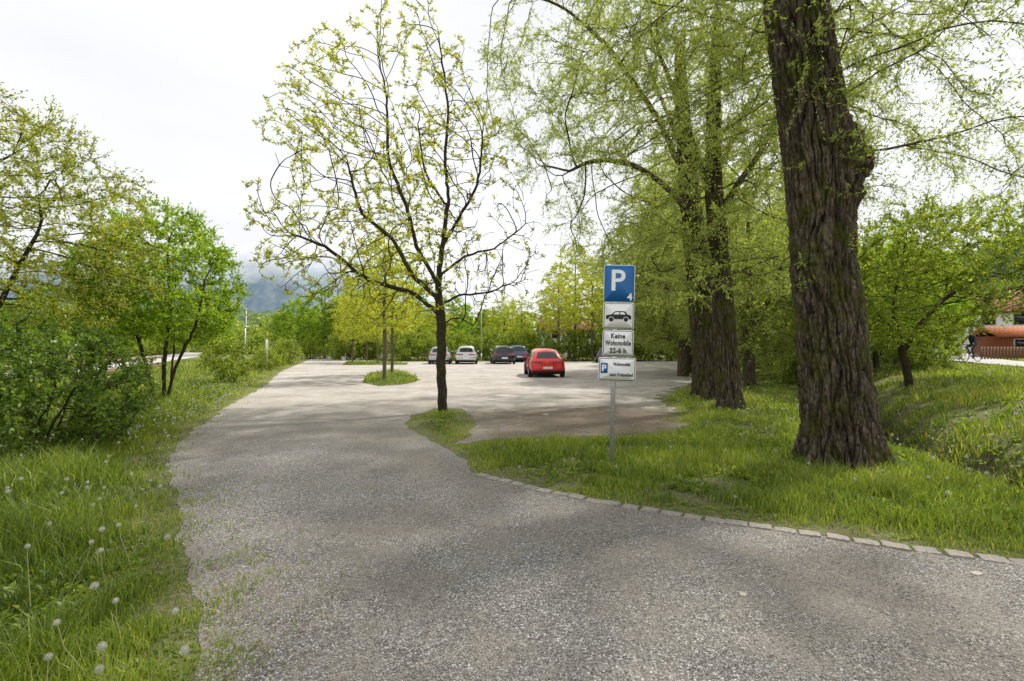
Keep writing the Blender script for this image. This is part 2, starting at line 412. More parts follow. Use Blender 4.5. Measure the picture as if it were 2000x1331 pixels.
# ---- central young tree
def ck(P,ch):
    nz=np.array([mn.noise((p[0]*.9,p[1]*.9,p[2]*.9+4)) for p in P])
    return (rng.random(len(P))< np.where((P[:,0]>0.5)&(P[:,2]<5.8),0.25,np.where(P[:,2]<3.2,.6,1.0)))&(nz>-.3)
A=carve(env([(2.1,1.4,-.5,0),(2.7,2.8,-.8,0),(3.5,3.5,-.9,0),(4.8,3.4,-1.0,0),(6.0,3.1,-1.2,0),(7.2,2.7,-1.3,0),(8.2,2.2,-1.2,0),(9.2,1.5,-1.0,0),(10.2,.5,-.8,0)],4600,.44),.8,-.2,2.)
make_tree('broadleaf_tree','slender half-bare tree with yellow-green leaf tufts on a small grass island','tree',(-1.67,11.7,-0.02),
 [[(0,0,0),(-.05,0,1.2),(-.02,0,2.1),(-.14,0,3.1),(-.02,.05,4.1),(.12,.1,5.2),(.02,.1,6.2),(.12,.1,7.4),(-.15,0,9.4)],
  [(-.14,0,3.15),(-.6,-.1,3.9),(-.85,-.2,5.0),(-1.3,-.2,6.0),(-1.35,-.1,7.6),(-1.6,0,8.8)],
  [(-.09,0,2.75),(-.8,.3,3.35),(-1.3,.5,4.3),(-2.2,.6,5.0),(-2.5,.6,6.2)],
  [(-.05,0,2.35),(-.7,-.4,2.9),(-1.6,-.6,3.1),(-2.6,-.7,3.9),(-3.4,-.7,4.2)],
  [(-.05,0,4.0),(.4,-.3,4.6),(.9,-.5,5.4),(1.0,-.5,6.8)],
  [(-.12,0,3.3),(.5,.4,3.9),(1.3,.5,4.1),(2.0,.5,4.7)],
  [(-.1,0,2.6),(.4,.2,2.9),(1.0,.3,2.9),(1.7,.3,3.2)],
  [(0.08,0.08,5.0),(-.5,.3,5.9),(-.7,.4,7.2)],
  [(-.03,0,2.1),(.22,-.1,2.3),(.5,-.2,2.3),(.75,-.2,2.1)]],
 A,0,.14,.95,.23,.115,.0052,B_DK,L_YG,
 [dict(m=3,L=.11,droop=-.1,nl=4,ll=.066,lw=.04,out=1.0,tips=True,prob=.85,spread=.9,up=.2)],leafkeep=ck,trop=(-.02,0,.30),thin=1.9,maxn=13000,jit=.05,mom=.40)
# ---- bark-detailed willow trunks
def bark_trunk(cl,nth,nz,depth,freq,burl=None,flare=.42,seed=0.):
    cl=np.array(cl,float)
    z=np.linspace(cl[0,2],cl[-1,2],nz); cx=np.interp(z,cl[:,2],cl[:,0]); cy=np.interp(z,cl[:,2],cl[:,1]); r=np.interp(z,cl[:,2],cl[:,3])
    for _ in range(20):
        for a in (cx,cy,r): a[1:-1]=(a[:-2]+a[1:-1]*2+a[2:])/4
    th=np.arange(nth)/nth*2*np.pi
    R=np.zeros((nz,nth)); Fd=np.zeros((nz,nth))
    for i in range(nz):
        zi=z[i]; ri=r[i]
        for j in range(nth):
            a=th[j]; ca,sa=math.cos(a),math.sin(a)
            px,py=ca*ri,sa*ri
            w=mn.noise((px*1.5,py*1.5,zi*.9+seed)); w2=mn.noise((px*6,py*6,zi*3+seed+5))
            n1=mn.noise((px*freq*2.1+w*.7+w2*.5,py*freq*2.1+w*.7-w2*.5,zi*1.3+seed))
            n2=mn.noise((px*freq*4.0+w2*.6,py*freq*4.0,zi*3.6+seed+7))
            n3=mn.noise((px*46,py*46,zi*20+seed))
            rid=1-min(1,abs(n1)*3.0); rid2=1-min(1,abs(n2)*3.0)
            fur=rid**1.4+.55*rid2**1.5
            h=-depth*fur+depth*.40*n3
            lump=.06*w+.03*mn.noise((ca*1.2,sa*1.2,zi*.6+seed+3))
            fl=flare*math.exp(-max(zi,0)/.24)*(.45+.55*math.cos(5*a+seed))
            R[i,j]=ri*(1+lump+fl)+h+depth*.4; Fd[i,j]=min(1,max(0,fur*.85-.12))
            if burl:
                for bz,ba,bs,bh in burl:
                    da=(a-ba+math.pi)%(2*math.pi)-math.pi
                    g_=math.exp(-((zi-bz)/bs)**2-(da/.7)**2)
                    R[i,j]+=bh*g_*(1+.9*mn.noise((px*7,py*7,zi*7))+.5*mn.noise((px*17,py*17,zi*17)))
    V=np.stack([cx[:,None]+R*np.cos(th),cy[:,None]+R*np.sin(th),np.repeat(z[:,None],nth,1)],-1).reshape(-1,3)
    i=np.arange(nz-1)[:,None]*nth; j=np.arange(nth)[None]; k=(j+1)%nth
    Q=np.stack([i+j,i+k,i+nth+k,i+nth+j],-1).reshape(-1,4)
    return V,Q,Fd.ravel()
def willow(label,loc,cl,nth,nz,depth,freq,stems,profile,na,fol,rb,burl=None,step=.22,infl=1.4,kill=.38,seed=0.,cv=-.2,**kw):
    A=carve(env(profile,na,.45),.55,cv,seed)
    e=make_tree('willow_tree',label,'tree',loc,stems,A,na,step,infl,kill,rb,.006,B_WIL,L_WIL,fol,trop=(0,0,0.05),skip=False,mom=.5,jit=.12,**kw)
    V,Q,F=bark_trunk(cl,nth,nz,depth,freq,burl,seed=seed)
    for c in e.children:
        if c.data.name.startswith('willow_tree_trunk'): c.name='limb'
    obj('trunk',np_mesh('willow_bole',V,Q,None,B_WIL,tint=F,smooth=True),e)
    return e
WF=[dict(m=6,L=.42,droop=.4,nl=13,ll=.065,lw=.020,out=.6,prob=.9,spread=.7,up=.4,tw=.0018)]
WF2=[dict(m=4,L=.45,droop=.28,nl=15,ll=.085,lw=.026,out=.6,prob=.95,spread=.8,up=.4,tw=.0022)]
za=np.r_[rng.normal(4.2,.18,34),rng.normal(5.3,.25,12),rng.uniform(2.2,5,8)]; aa=np.r_[rng.normal(-.5,.5,34),rng.normal(-.3,.5,12),rng.uniform(-2.8,0,8)]
SP=np.stack([-.32+.46*np.cos(aa),.46*np.sin(aa),za],-1); SD=np.stack([np.cos(aa),np.sin(aa),0*aa+.6],-1)
willow('massive old willow with deeply furrowed bark and mossy burl in grass',(4.52,6.65,-.05),
 [(0,0,-.1,.50),(-.03,0,.5,.45),(-.10,0,1.4,.405),(-.24,0,2.8,.375),(-.29,0,4.2,.40),(-.40,0,5.0,.39),(-.52,0,5.8,.39),(-.70,0,7.6,.36)],
 320,640,.055,6.5,
 [[(0,0,0),(-.13,0,1.4),(-.34,0,2.8),(-.38,0,4.2),(-.62,0,5.8),(-.8,0,7.5),(-1,0,9.5)],
  [(-.7,0,6.9),(.2,.3,7.6),(1.4,.4,8.4),(2.4,.2,9.0)],[(-.45,.1,5.4),(.1,.8,6.2),(.8,1.6,7.2),(1.8,2.0,8.0)],[(-.7,0,7.0),(-1.4,.6,7.8),(-2.2,1.0,8.8)]],
 [(3.9,1.6,1.6,.9),(5,3.0,1.2,.8),(6.5,4.2,.7,.5),(8.5,4.6,.3,.3),(10.5,3.8,.2,.2),(11.5,2,.0,.2)],
 1700,WF,.12,burl=[(4.15,-.5,.27,.17),(4.5,-.1,.22,.08),(3.7,-.7,.2,.07),(2.75,-2.6,.3,.06),(2.3,0.0,.25,.05)],seed=1.3,maxn=7000,
 extra_sprout=(SP,SD,3,.30,.1,12,.055,.02))
willow('tall willow with thick furrowed trunk and airy pale foliage',(6.04,14.8,-.05),
 [(0,0,-.1,.47),(-.1,0,1.5,.41),(-.3,0,3.5,.35),(-.6,0,6.5,.28),(-.8,0,9,.2),(-.9,0,11,.12)],150,280,.045,6.5,
 [[(0,0,0),(-.1,0,1.5),(-.3,0,3.5),(-.6,0,6.5),(-.8,0,9),(-.7,0,12)],
  [(-.5,0,5.6),(-1.5,-.4,6.5),(-2.6,-.8,7.0),(-3.8,-1,7.0),(-4.6,-1.1,6.5)],
  [(-.6,0,6.6),(-1.7,-.5,8.4),(-3.2,-1.0,10.2),(-4.8,-1.4,11.3),(-6.2,-1.8,11.2)],
  [(-.6,0,6.0),(.6,.3,7.5),(1.5,.4,9.5)],[(-.7,0,7.4),(-1.3,.4,9.4),(-2.2,.5,12)]],
 [(2.6,2.2,.2,.3),(4,3.6,-.2,.1),(5,4.4,-.8,-.1),(7,5.1,-1.4,-.3),(9,5.5,-1.6,-.5),(11.5,5.2,-1.8,-.5),(13.5,3.4,-1.5,-.3)],
 2600,WF2,.22,seed=4.1,step=.25,infl=1.6,kill=.38,maxn=9500,cv=-.10)
willow('willow with furrowed trunk standing close beside a thicker one',(5.6,12.4,-.05),
 [(0,0,-.1,.32),(-.08,0,1.2,.28),(-.2,0,3,.25),(-.42,0,5.8,.21),(-.4,0,8,.16),(-.3,0,10,.1)],120,260,.038,7,
 [[(0,0,0),(-.08,0,1.2),(-.2,0,3),(-.42,0,5.8),(-.4,0,8),(-.3,0,11)],
  [(-.4,0,5.2),(-1.3,-.5,7.2),(-2.3,-.8,9.4)],[(-.35,0,5),(.7,-.3,6.6),(1.7,-.4,8.6)]],
 [(2.6,1.6,.2,.2),(4.5,3.0,-.2,0),(6.5,3.7,-.4,-.3),(9,4.2,-.5,-.4),(12,3,-.3,0)],
 1700,WF2,.17,seed=8.4,step=.25,infl=1.6,kill=.38,maxn=7000,cv=-.10)
# ---- other vegetation prototypes
def bush(label,loc,r,h,leaf,bark,nst=9,na=500,fol=None,name='shrub',group=None,maxn=3500,low=.15,sp=.55):
    st=[]
    for k in range(nst):
        a=k/nst*2*np.pi+rng.random(); b=rng.uniform(.1,.3)*r
        st.append([(b*math.cos(a),b*math.sin(a),-.1),(b*1.5*math.cos(a),b*1.5*math.sin(a),h*.2),((b+r*sp*.6)*math.cos(a),(b+r*sp*.6)*math.sin(a),h*.5)])
    pr=[(h*low,r*.75,0,0),(h*.35,r,0,0),(h*.6,r*.95,.05*r,0),(h*.82,r*.62,.1*r,0),(h,r*.2,.05*r,0)]
    A=carve(env(pr,na,.4),1.1,-.25,loc[0])
    return make_tree(name,label,name.replace('_',' '),loc,st,A,na,.16*max(1,h/3),.9*max(1,h/3),.24*max(1,h/3),.04*max(1,h/3),.005,bark,leaf,fol,trop=(0,0,.05),group=group,maxn=maxn,thin=2.4)
b1=bush('dense dark green shrub beside the gravel road',(-7.0,6.9,.0),1.55,2.05,L_DK,B_DK,fol=[dict(m=6,L=.24,droop=.1,nl=11,ll=.058,lw=.036,out=.8,spread=.8,up=.6)],na=1100,maxn=5500,low=.04)
make_tree('ornamental_tree','airy olive-leaved small tree with spreading branches','tree',(-10.5,9.4,0),
 [[(0,0,0),(.1,0,1.2),(.1,0,2.4),(.2,.2,3.8),(.1,.1,5.2)],[(.1,0,1.6),(.5,.2,2.8),(1.0,.3,4.0)],[(.05,0,.9),(-.9,.2,2.2),(-1.7,0,3.5)]],
 carve(env([(1.9,1.8,.3,0),(2.6,2.7,.3,0),(3.8,3.0,.3,0),(5,2.5,.3,0),(6.5,1.0,.3,0)],2100,.42),.8,-.18,6.),0,.17,1.0,.27,.08,.005,B_DK,L_OL,
 [dict(m=5,L=.30,droop=.0,nl=9,ll=.056,lw=.035,out=.9,spread=.8,prob=.9)],thin=2.3,maxn=7000,mom=.5)
make_tree('ornamental_tree','bright green multi-stemmed tree on the dandelion verge','tree',(-9.7,13.2,0),
 [[(0,0,-.1),(-.25,0,1.0),(-.7,.1,2.2),(-1,0,3.6)],[(.15,.1,-.1),(.2,0,1.2),(.3,.1,2.6),(.2,.1,4.2)],[(.3,-.1,-.1),(.55,-.1,1.0),(1.1,0,2.2),(1.3,0,3.4)],[(-.15,-.2,-.1),(-.7,-.3,1.0),(-1.3,-.4,2.0)],[(.2,.2,-.1),(.1,.5,1.2),(-.1,.9,2.6)]],
 carve(env([(1.6,1.1,0,0),(2.2,1.9,0,0),(3.2,2.15,.0,0),(4.2,1.75,.0,0),(5.0,1.15,.1,0),(5.7,.4,.1,0)],1600,.4),1.0,-.2,3.),0,.16,.9,.22,.085,.005,B_DK,L_BR,
 [dict(m=5,L=.28,droop=.0,nl=11,ll=.075,lw=.044,out=.9,spread=.8)],thin=2.3,maxn=6000)
def fk(P,ch): return ~((P[:,0]>1.7)&(P[:,2]<2.95)&(rng.random(len(P))<.88))
make_tree('fruit_tree','low spreading fruit tree on the grassy ditch bank','tree',(12.0,14.6,.3),
 [[(0,0,-.1),(-.1,0,.8),(-.35,0,1.6),(-.5,0,2.6),(-.2,0,3.8)],[(-.2,0,1.1),(.5,.2,2.0),(1.5,.3,2.9),(2.6,.3,3.5)],[(-.35,0,1.6),(-1.2,-.2,2.4),(-1.9,-.2,3.2)]],
 carve(env([(1.3,1.2,-.6,0),(2.0,2.4,-.3,0),(3.0,3.5,.9,0),(3.8,3.6,1.1,0),(4.7,2.9,1.0,0),(5.6,1.4,.8,0)],2200,.42),.8,-.24,9.),0,.18,1.1,.27,.11,.0055,B_DK,L_MD,
 [dict(m=5,L=.32,droop=.05,nl=10,ll=.07,lw=.043,out=.9,spread=.8)],maxn=7000,thin=2.3,leafkeep=fk)
YF=[dict(m=3,L=.3,droop=0,nl=7,ll=.12,lw=.07,out=.9,spread=.9,prob=.85)]
protoY=make_tree('young_tree','young yellow-green tree with thin grey trunk on grass island','tree',(-5.9,22.3,0),
 [[(0,0,-.05),(.05,0,1.5),(0,0,3),(.05,0,5),(0,0,6.6)]],[(2.2,1.2,0,0),(3.2,2.0,0,0),(4.6,2.1,0,0),(6,1.4,0,0),(7.3,.4,0,0)],560,.22,1.2,.33,.09,.007,B_GY,L_YG,YF,shell=.45,group='young trees along the parking area',maxn=2500)
protoR=make_tree('round_tree','broad round-crowned green tree behind the parking area','tree',(-24,62,0),
 [[(0,0,-.05),(.05,0,1.5),(0,0,3),(.05,0,6),(0,0,8)]],carve(env([(1.4,2.2,0,0),(3,3.5,0,0),(5,3.7,0,0),(7,3.0,0,0),(9,1.0,0,0)],1000,.4),.5,-.24,5.),800,.3,1.7,.45,.2,.012,B_GY,L_BR,
 [dict(m=4,L=.5,droop=0,nl=9,ll=.2,lw=.13,out=.9,spread=.9)],group='background trees',maxn=3000)
protoW=make_tree('background_willow','tall willow with dense pale green foliage at the lot edge','tree',(9.0,25.5,0),
 [[(0,0,-.05),(.1,0,2),(0,0,5),(.1,0,8),(0,0,11)],[(.1,0,3),(-1,.3,5),(-2,.4,8)],[(.1,0,3.5),(1.2,-.3,6),(1.8,-.2,9)]],
 carve(env([(1.6,2.4,0,0),(3.5,3.9,0,0),(6,4.3,0,0),(9,3.6,0,0),(12,1.6,0,0),(13,.5,0,0)],1700,.42),.45,-.24,7.),1200,.3,1.7,.43,.32,.01,B_WIL,L_WIL,
 [dict(m=4,L=.65,droop=.3,nl=13,ll=.15,lw=.058,out=.8,spread=.7)],group='background willows',maxn=4500)
protoB=bush('leafy green shrub at the edge of the meadow',(-12.0,20.3,0.05),1.05,2.1,L_MD,B_DK,fol=[dict(m=5,L=.25,droop=.1,nl=9,ll=.085,lw=.05,out=.8,spread=.8,up=.6)],na=360,group='roadside shrubs',maxn=1800,low=.05)
gW='background willows'; gY='young trees along the parking area'; gR='background trees'; gB='roadside shrubs'
zz=lambda x,y: float(Z(x,y))
copy_thing(protoY,(-6.6,26.6,0),1.3,.97,group=gY)
for x,y,s,r in [(-15.5,47,.95,.4),(-13.5,45,.9,2),(-12,43.2,.85,4),(-18,55,1.1,1),(-15,58,1.15,3),(-20.5,60,1.2,5),(-9,58,1.0,2.2),(1.1,56,1.05,.7),(-1.0,60,1.1,1.1),(5,52,1.2,5.1),(8.5,51,1.5,2.1),(12,54,1.6,3.3),(6,62,1.7,4.4),(7.5,57,1.9,1.4)]:
    copy_thing(protoY,(x,y,0),r,s,'yellow-green tree at the far edge of the parking area',gY)
for x,y,s,r in [(-32,72,.95,1),(-28,80,1.1,2),(-23.5,85,1.25,3),(-16,75,1.0,4),(-10,80,1.1,5),(0,85,1.0,.5),(16,72,1.3,1.5),(24,66,1.3,2.5),(30,60,1.2,.2),(-44,70,1.0,.9),(-40,48,.8,1.7),(-36,38,.7,2.6),(-30,30,.55,3.6),(33,50,1.1,4.2),(26,42,1.0,.3),(22,33,.85,1.9),(29,40,1.0,2.9),(19.5,24.5,.72,2.7),(23,29,.75,.4),(26,32,.9,5.5),(33,39,.95,1.2),(16.2,21.5,.62,3.4),(50,66,1.2,3.1),(62,70,1.2,.8),(36,47,1.0,1.1),(78,68,1.3,2.2)]:
    copy_thing(protoR,(x,y,zz(x,y)-.05),r,s,None,gR)
for x,y,s,r in [(12.2,33,1.05,1.1),(15.5,42,1.1,2.4),(10.5,29,.9,3.9),(19,52,1.2,5),(16.5,28,.85,.5),(21,40,1.0,2),(-21,66,.9,1),(13.2,21.5,.66,4.4),(9.6,19.5,.72,2.9)]:
    copy_thing(protoW,(x,y,zz(x,y)-.05),r,s,None,gW)
for x,y,s,r in [(-16.5,33,1.0,1),(-15.6,30.5,.8,2),(-19.5,42,1.2,3),(-24,58,1.3,4),(-27,66,1.5,4.4),(-21,64,1.2,2.2),(12.6,20.6,.95,3),(14.5,24,1.1,.4),(16,27,1.3,1.4),(11,49.5,1.2,2),(14,31,1.2,4.7),(17.5,35,1.4,3.5),(-16.5,15.5,.9,.7),(-14.2,10.6,1.0,1.7),(-20.2,22,.9,2.9),(-9.9,6.4,1.0,.6),(-12.2,8.0,1.15,1.9),(17.5,20.5,1.2,2.5),(15.5,18.6,.9,5.2),(20.8,26.5,1.3,.8)]:
    copy_thing(protoB,(x,y,zz(x,y)-.03),r,s,None,gB)
for k in range(24):
    x=-20+k*1.75+rng.uniform(-.4,.4); y=52.5+rng.uniform(-1.5,2.5)+(2 if k<4 else 0); s=rng.uniform(1.0,2.1)
    copy_thing(protoB,(x,y,zz(x,y)-.03),rng.uniform(0,6),s,'tall green shrub in the hedge behind parked cars',gB)
for k in range(12):
    x=-22-k*3.2+rng.uniform(-.6,.6); y=14+k*7+rng.uniform(-1,1); s=rng.uniform(1.1,1.8); x-=5
    copy_thing(protoB,(x,y,zz(x,y)-.03),rng.uniform(0,6),s,'green shrub beyond the side road',gB)
def wood_mass(name,xs,ys,hs,n,ll,leaf,seed):
    nb=n//260
    cx=rng.uniform(*xs,nb); f=(cx-xs[0])/(xs[1]-xs[0]); cy=ys[0]+(ys[1]-ys[0])*f+rng.uniform(-8,8,nb); cr=rng.uniform(2.2,4.2,nb)*hs/10; cz=rng.uniform(.15,1,nb)**.8*hs-cr*.6
    d=nrm(rng.normal(0,1,(nb,260,3))); rr=cr[:,None,None]*rng.uniform(.75,1.08,(nb,260,1))
    C=np.stack([cx,cy,np.maximum(cz,cr*.3)],-1)[:,None]+d*rr*np.array([1,1,1.1])
    C=C.reshape(-1,3); d=d.reshape(-1,3)
    C[:,2]+=Z(C[:,0],C[:,1])
    ld=nrm(rng.normal(0,1,C.shape)); nn=nrm(d+rng.normal(0,.5,C.shape)); sd=nrm(np.cross(ld,nn)); l=ll*rng.uniform(.6,1.4,(len(C),1))
    V=np.stack([C-ld*l*.5,C+sd*l*.35,C+ld*l*.5,C-sd*l*.35],1).reshape(-1,3)
    me=np_mesh(name,V,np.arange(len(V)).reshape(-1,4),None,leaf,tint=np.repeat(np.clip(rng.normal(.4,.2,len(C)),0,1),4))
    obj(name,me,kind='stuff',label='distant mass of leafy trees',category='wood')
wood_mass('distant_wood',(-95,70),(115,95),8,60000,.75,L_MD,1)
wood_mass('distant_wood',(30,120),(84,82),8,40000,.6,L_MD,2)
wood_mass('distant_wood',(-95,-34),(44,100),5,36000,.5,L_MD,3)
print('plants %.1fs'%(time.time()-T0))
# ------------------------------------------------------------------ hills and mountains
def hillmesh(name,x0,x1,y0,depth,hfun,mat,nxx=160,nyy=40,rough=1.0):
    xs=np.linspace(x0,x1,nxx); v=np.linspace(0,1,nyy); V=[]
    for b_ in v:
        for x in xs:
            h=hfun(x)*math.sin(min(1,b_*1.25)*math.pi/2)
            sc_=abs(x1-x0)/14
            n=mn.fractal((x/sc_,b_*4,2.0),1.0,2.0,5)
            V.append((x,y0+depth*b_,max(-5,h*(1+.22*rough*n)-3)))
    i=np.arange(nxx-1)[None]+np.arange(nyy-1)[:,None]*nxx
    Q=np.stack([i,i+1,i+1+nxx,i+nxx],-1).reshape(-1,4)
    obj(name,np_mesh(name,V,Q,None,mat,smooth=True),kind='structure')
m,t,o=newmat('mountain_painted_haze'); p=pos(t); sx=t.nodes.new('ShaderNodeSeparateXYZ'); t.links.new(p,sx.inputs[0])
nz=node(t,'ShaderNodeTexNoise',{'Vector':p,'Scale':.012,'Detail':8.0,'Roughness':.65})
nzc=node(t,'ShaderNodeTexNoise',{'Vector':p,'Scale':.0022,'Detail':5.0,'Roughness':.6})
c=ramp(t,nz.outputs[0],[(.38,(.22,.31,.41)),(.52,(.30,.39,.48)),(.62,(.39,.48,.52))])  # blue aerial haze is painted into the mountain's diffuse colour
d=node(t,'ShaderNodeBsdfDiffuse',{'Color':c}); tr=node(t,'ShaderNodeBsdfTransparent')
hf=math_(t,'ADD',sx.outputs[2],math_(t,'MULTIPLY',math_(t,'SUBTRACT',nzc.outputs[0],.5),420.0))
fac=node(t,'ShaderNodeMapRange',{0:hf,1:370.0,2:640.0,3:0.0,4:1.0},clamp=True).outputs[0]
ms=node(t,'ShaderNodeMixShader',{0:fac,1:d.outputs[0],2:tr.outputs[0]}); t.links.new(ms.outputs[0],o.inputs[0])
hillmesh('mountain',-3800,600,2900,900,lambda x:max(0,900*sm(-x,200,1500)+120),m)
m,t,o=newmat('wooded_hillside'); p=pos(t)
nz=node(t,'ShaderNodeTexNoise',{'Vector':p,'Scale':.12,'Detail':8.0,'Roughness':.75})
c=ramp(t,nz.outputs[0],[(.35,(.07,.11,.075)),(.5,(.13,.19,.105)),(.65,(.23,.30,.15))])
b=node(t,'ShaderNodeBsdfDiffuse',{'Color':c}); bn=node(t,'ShaderNodeBump',{'Height':nz.outputs[0],'Strength':1.0,'Distance':6.0}); t.links.new(bn.outputs[0],b.inputs['Normal'])
t.links.new(b.outputs[0],o.inputs[0])
hillmesh('wooded_hill',-700,-60,420,200,lambda x:44*sm(-x,130,330)+4,m)
hillmesh('wooded_hill',300,900,260,200,lambda x:95*sm(x,310,440)+2,m)
# ------------------------------------------------------------------ grass
def inpoly(x,y,poly):
    poly=np.array(poly); c=np.zeros(len(x),bool); n=len(poly); j=n-1
    for i in range(n):
        xi,yi=poly[i]; xj,yj=poly[j]
        k=((yi>y)!=(yj>y))
        with np.errstate(divide='ignore',invalid='ignore'):
            c^= k&(x<(xj-xi)*(y-yi)/(yj-yi)+xi)
        j=i
    return c
def distpoly(x,y,poly):
    d=np.full(len(x),1e9); P=np.array(poly); n=len(P)
    for i in range(n):
        a=P[i]; b_=P[(i+1)%n]; ab=b_-a; L=max(1e-9,ab@ab)
        t_=np.clip(((x-a[0])*ab[0]+(y-a[1])*ab[1])/L,0,1)
        d=np.minimum(d,np.hypot(x-a[0]-t_*ab[0],y-a[1]-t_*ab[1]))
    return d
def grass_points(N,rmin,rmax,az=60,stray=True):
    r=np.exp(rng.uniform(math.log(rmin),math.log(rmax),N)); a=np.radians(rng.uniform(-az,az,N))
    x=r*np.sin(a); y=r*np.cos(a)
    ing=inpoly(x,y,gout)&~inpoly(x,y,isl1)&~inpoly(x,y,isl2)
    d=distpoly(x,y,outline)
    fp=np.abs(x-np.interp(y,[8,15,24,31,40,60,110],[18,21.5,26,30,37,55,100]))<2.0
    sr=np.abs(x-np.interp(y,[-2,8,20,34,66,110],[-19,-20,-24,-30,-46,-70]))<3.9
    bay=(x>-.7)&(y>8)&(y<20)
    lf=x<-1
    pr=np.where(bay,.6*np.exp(-d/.5),np.where(lf,.75*np.exp(-d/np.where(y<6,.28,.14)),.15*np.exp(-d/.1)))
    st=ing&(d<1.6)&(rng.random(N)<pr) if stray else np.zeros(N,bool)
    ok=((~ing)|st)&~fp&~sr
    return x[ok],y[ok],r[ok],np.where(ing[ok],0,d[ok])
x,y,r,d=grass_points(740000,1.6,60)
pn=noise2(x,y,.8,5.); pn2=noise2(x,y,3.1,9.)
right=(x>-1.1)|(x>-3)&(y>7)
sdit=x-np.interp(y,dy,dx)
edgef=np.clip(d/np.where(right,.6,1.0),0.0,1)
dens=np.where(right,np.clip(.36+pn*1.5+pn2*.8+edgef*.5,0.05,1),np.clip(.38+edgef*.8+pn2*.7,.10,1))
dens=np.where(d<=0,np.clip(.5+pn2*1.5,.03,1),dens)
dens*=1-.8*np.exp(-((x-4.5)**2+(y-6.65)**2)/.55)
dens*=1-.97*np.exp(-(sdit/.45)**4)
k=rng.random(len(x))<dens; x,y,r,d,pn,pn2,edgef,right,sdit=[a[k] for a in (x,y,r,d,pn,pn2,edgef,right,sdit)]
n=len(x); h=np.where(right,.10,.19)*(1+.9*pn+.6*pn2)*(.14+.86*edgef**1.2)*rng.uniform(.4,1.6,n)
h=np.where((y>16)|((x>-2.6)&(x<3)&(y>7.9)),h*.65,h)
h=np.maximum(h,.018)*(1+np.clip(r/60,0,.3))
w=(.0024+.0008*r)*rng.uniform(.7,1.4,n)
a=rng.uniform(0,2*np.pi,n); la=rng.uniform(0,2*np.pi,n); lean=h*rng.uniform(.1,.8,n)
B=np.stack([x,y,Z(x,y)-.005],-1); sd=np.stack([np.cos(a),np.sin(a),0*a],-1)*w[:,None]/2
ln=np.stack([np.cos(la),np.sin(la),0*a],-1)*lean[:,None]
mid=B+ln*.3+np.stack([0*h,0*h,h*.6],-1); tip=B+ln+np.stack([0*h,0*h,h*rng.uniform(.8,1,n)],-1)
V=np.stack([B-sd,B+sd,mid+sd*.8,mid-sd*.8,tip],1).reshape(-1,3); bi=np.arange(n)*5
Q=np.stack([bi,bi+1,bi+2,bi+3],-1); Tt=np.stack([bi+3,bi+2,bi+4],-1)
straw=(rng.random(n)<.05)*.4
tint=np.clip(rng.normal(.43,.25,n)+.5*pn+.25*(1-edgef)-np.where(right,0,np.where(y<7,.2,.03))+straw,0,1.3)  # near left verge: shade and vignette painted in as a darker blade tint
L_GR=leafmat('grass_blades',(.05,.088,.012),(.175,.265,.03),(.43,.47,.10),.5,.5)
obj('grass',np_mesh('grass',V,Q,Tt,L_GR,tint=np.repeat(tint,5)),kind='stuff',label='lush spring grass on the verges',category='grass')
x,y,r,d=grass_points(26000,1.8,16); k=(noise2(x,y,1.5,2.)>-.2)&(np.abs(x-np.interp(y,dy,dx))>.4); x,y,r,d=[q[k] for q in (x,y,r,d)]
n=len(x); nl=6; az=(np.arange(nl)/nl*2*np.pi)[None]+rng.uniform(0,6,(n,1))+rng.normal(0,.2,(n,nl)); el=rng.uniform(.15,1.1,(n,nl))
ld=np.stack([np.cos(az)*np.cos(el),np.sin(az)*np.cos(el),np.sin(el)],-1).reshape(-1,3)
B=np.repeat(np.stack([x,y,Z(x,y)],-1),nl,0); l=(rng.uniform(.05,.16,(n*nl,1)))*np.repeat(np.clip(.2+d*.8,.2,1)[:,None],nl,0); w=l*rng.uniform(.2,.3,(n*nl,1))
sd=nrm(np.cross(ld,np.array([0,0,1.])))
dr=np.array([0,0,-.25])
V=np.stack([B,B+ld*l*.55+sd*w/2,B+ld*l+dr*l,B+ld*l*.55-sd*w/2],1).reshape(-1,3)
obj('weed_leaves',np_mesh('weed_leaves',V,np.arange(len(V)).reshape(-1,4),None,L_GR,tint=np.repeat(rng.uniform(.1,.8,len(B)),4)),kind='stuff',label='broad dandelion and dock leaves among grass',category='weeds')
def pebbles(name,x,y,s,mat,zf=.006):
    n=len(x); o8=np.array([(1,0,0),(0,1,0),(-1,0,0),(0,-1,0),(0,0,1),(0,0,-1)],float)
    an=rng.uniform(0,6.28,n); R=np.stack([np.stack([np.cos(an),-np.sin(an),0*an],-1),np.stack([np.sin(an),np.cos(an),0*an],-1),np.stack([0*an,0*an,1+0*an],-1)],1)
    V=o8[None]*rng.uniform(.6,1.2,(n,6,1))*s[:,None,None]*np.array([1,.8,.6]); V=np.einsum('nij,nkj->nki',R,V)+np.stack([x,y,zf+s*.2],-1)[:,None]
    T=np.array([(0,1,4),(1,2,4),(2,3,4),(3,0,4),(1,0,5),(2,1,5),(3,2,5),(0,3,5)])[None]+np.arange(n)[:,None,None]*6
    me=np_mesh(name,V.reshape(-1,3),None,T.reshape(-1,3),mat,tint=np.repeat(rng.random(n),6))
    return obj(name,me,kind='stuff',label='loose gravel stones on the road',category='gravel')
m,t,o=newmat('pebble_stone'); a=node(t,'ShaderNodeAttribute',attribute_name='tint')
c=ramp(t,a.outputs['Fac'],[(0,(.12,.114,.107)),(.45,(.30,.287,.268)),(.8,(.46,.445,.42)),(1,(.70,.68,.65))])
b=node(t,'ShaderNodeBsdfPrincipled',{'Base Color':c,'Roughness':.85}); t.links.new(b.outputs[0],o.inputs[0])
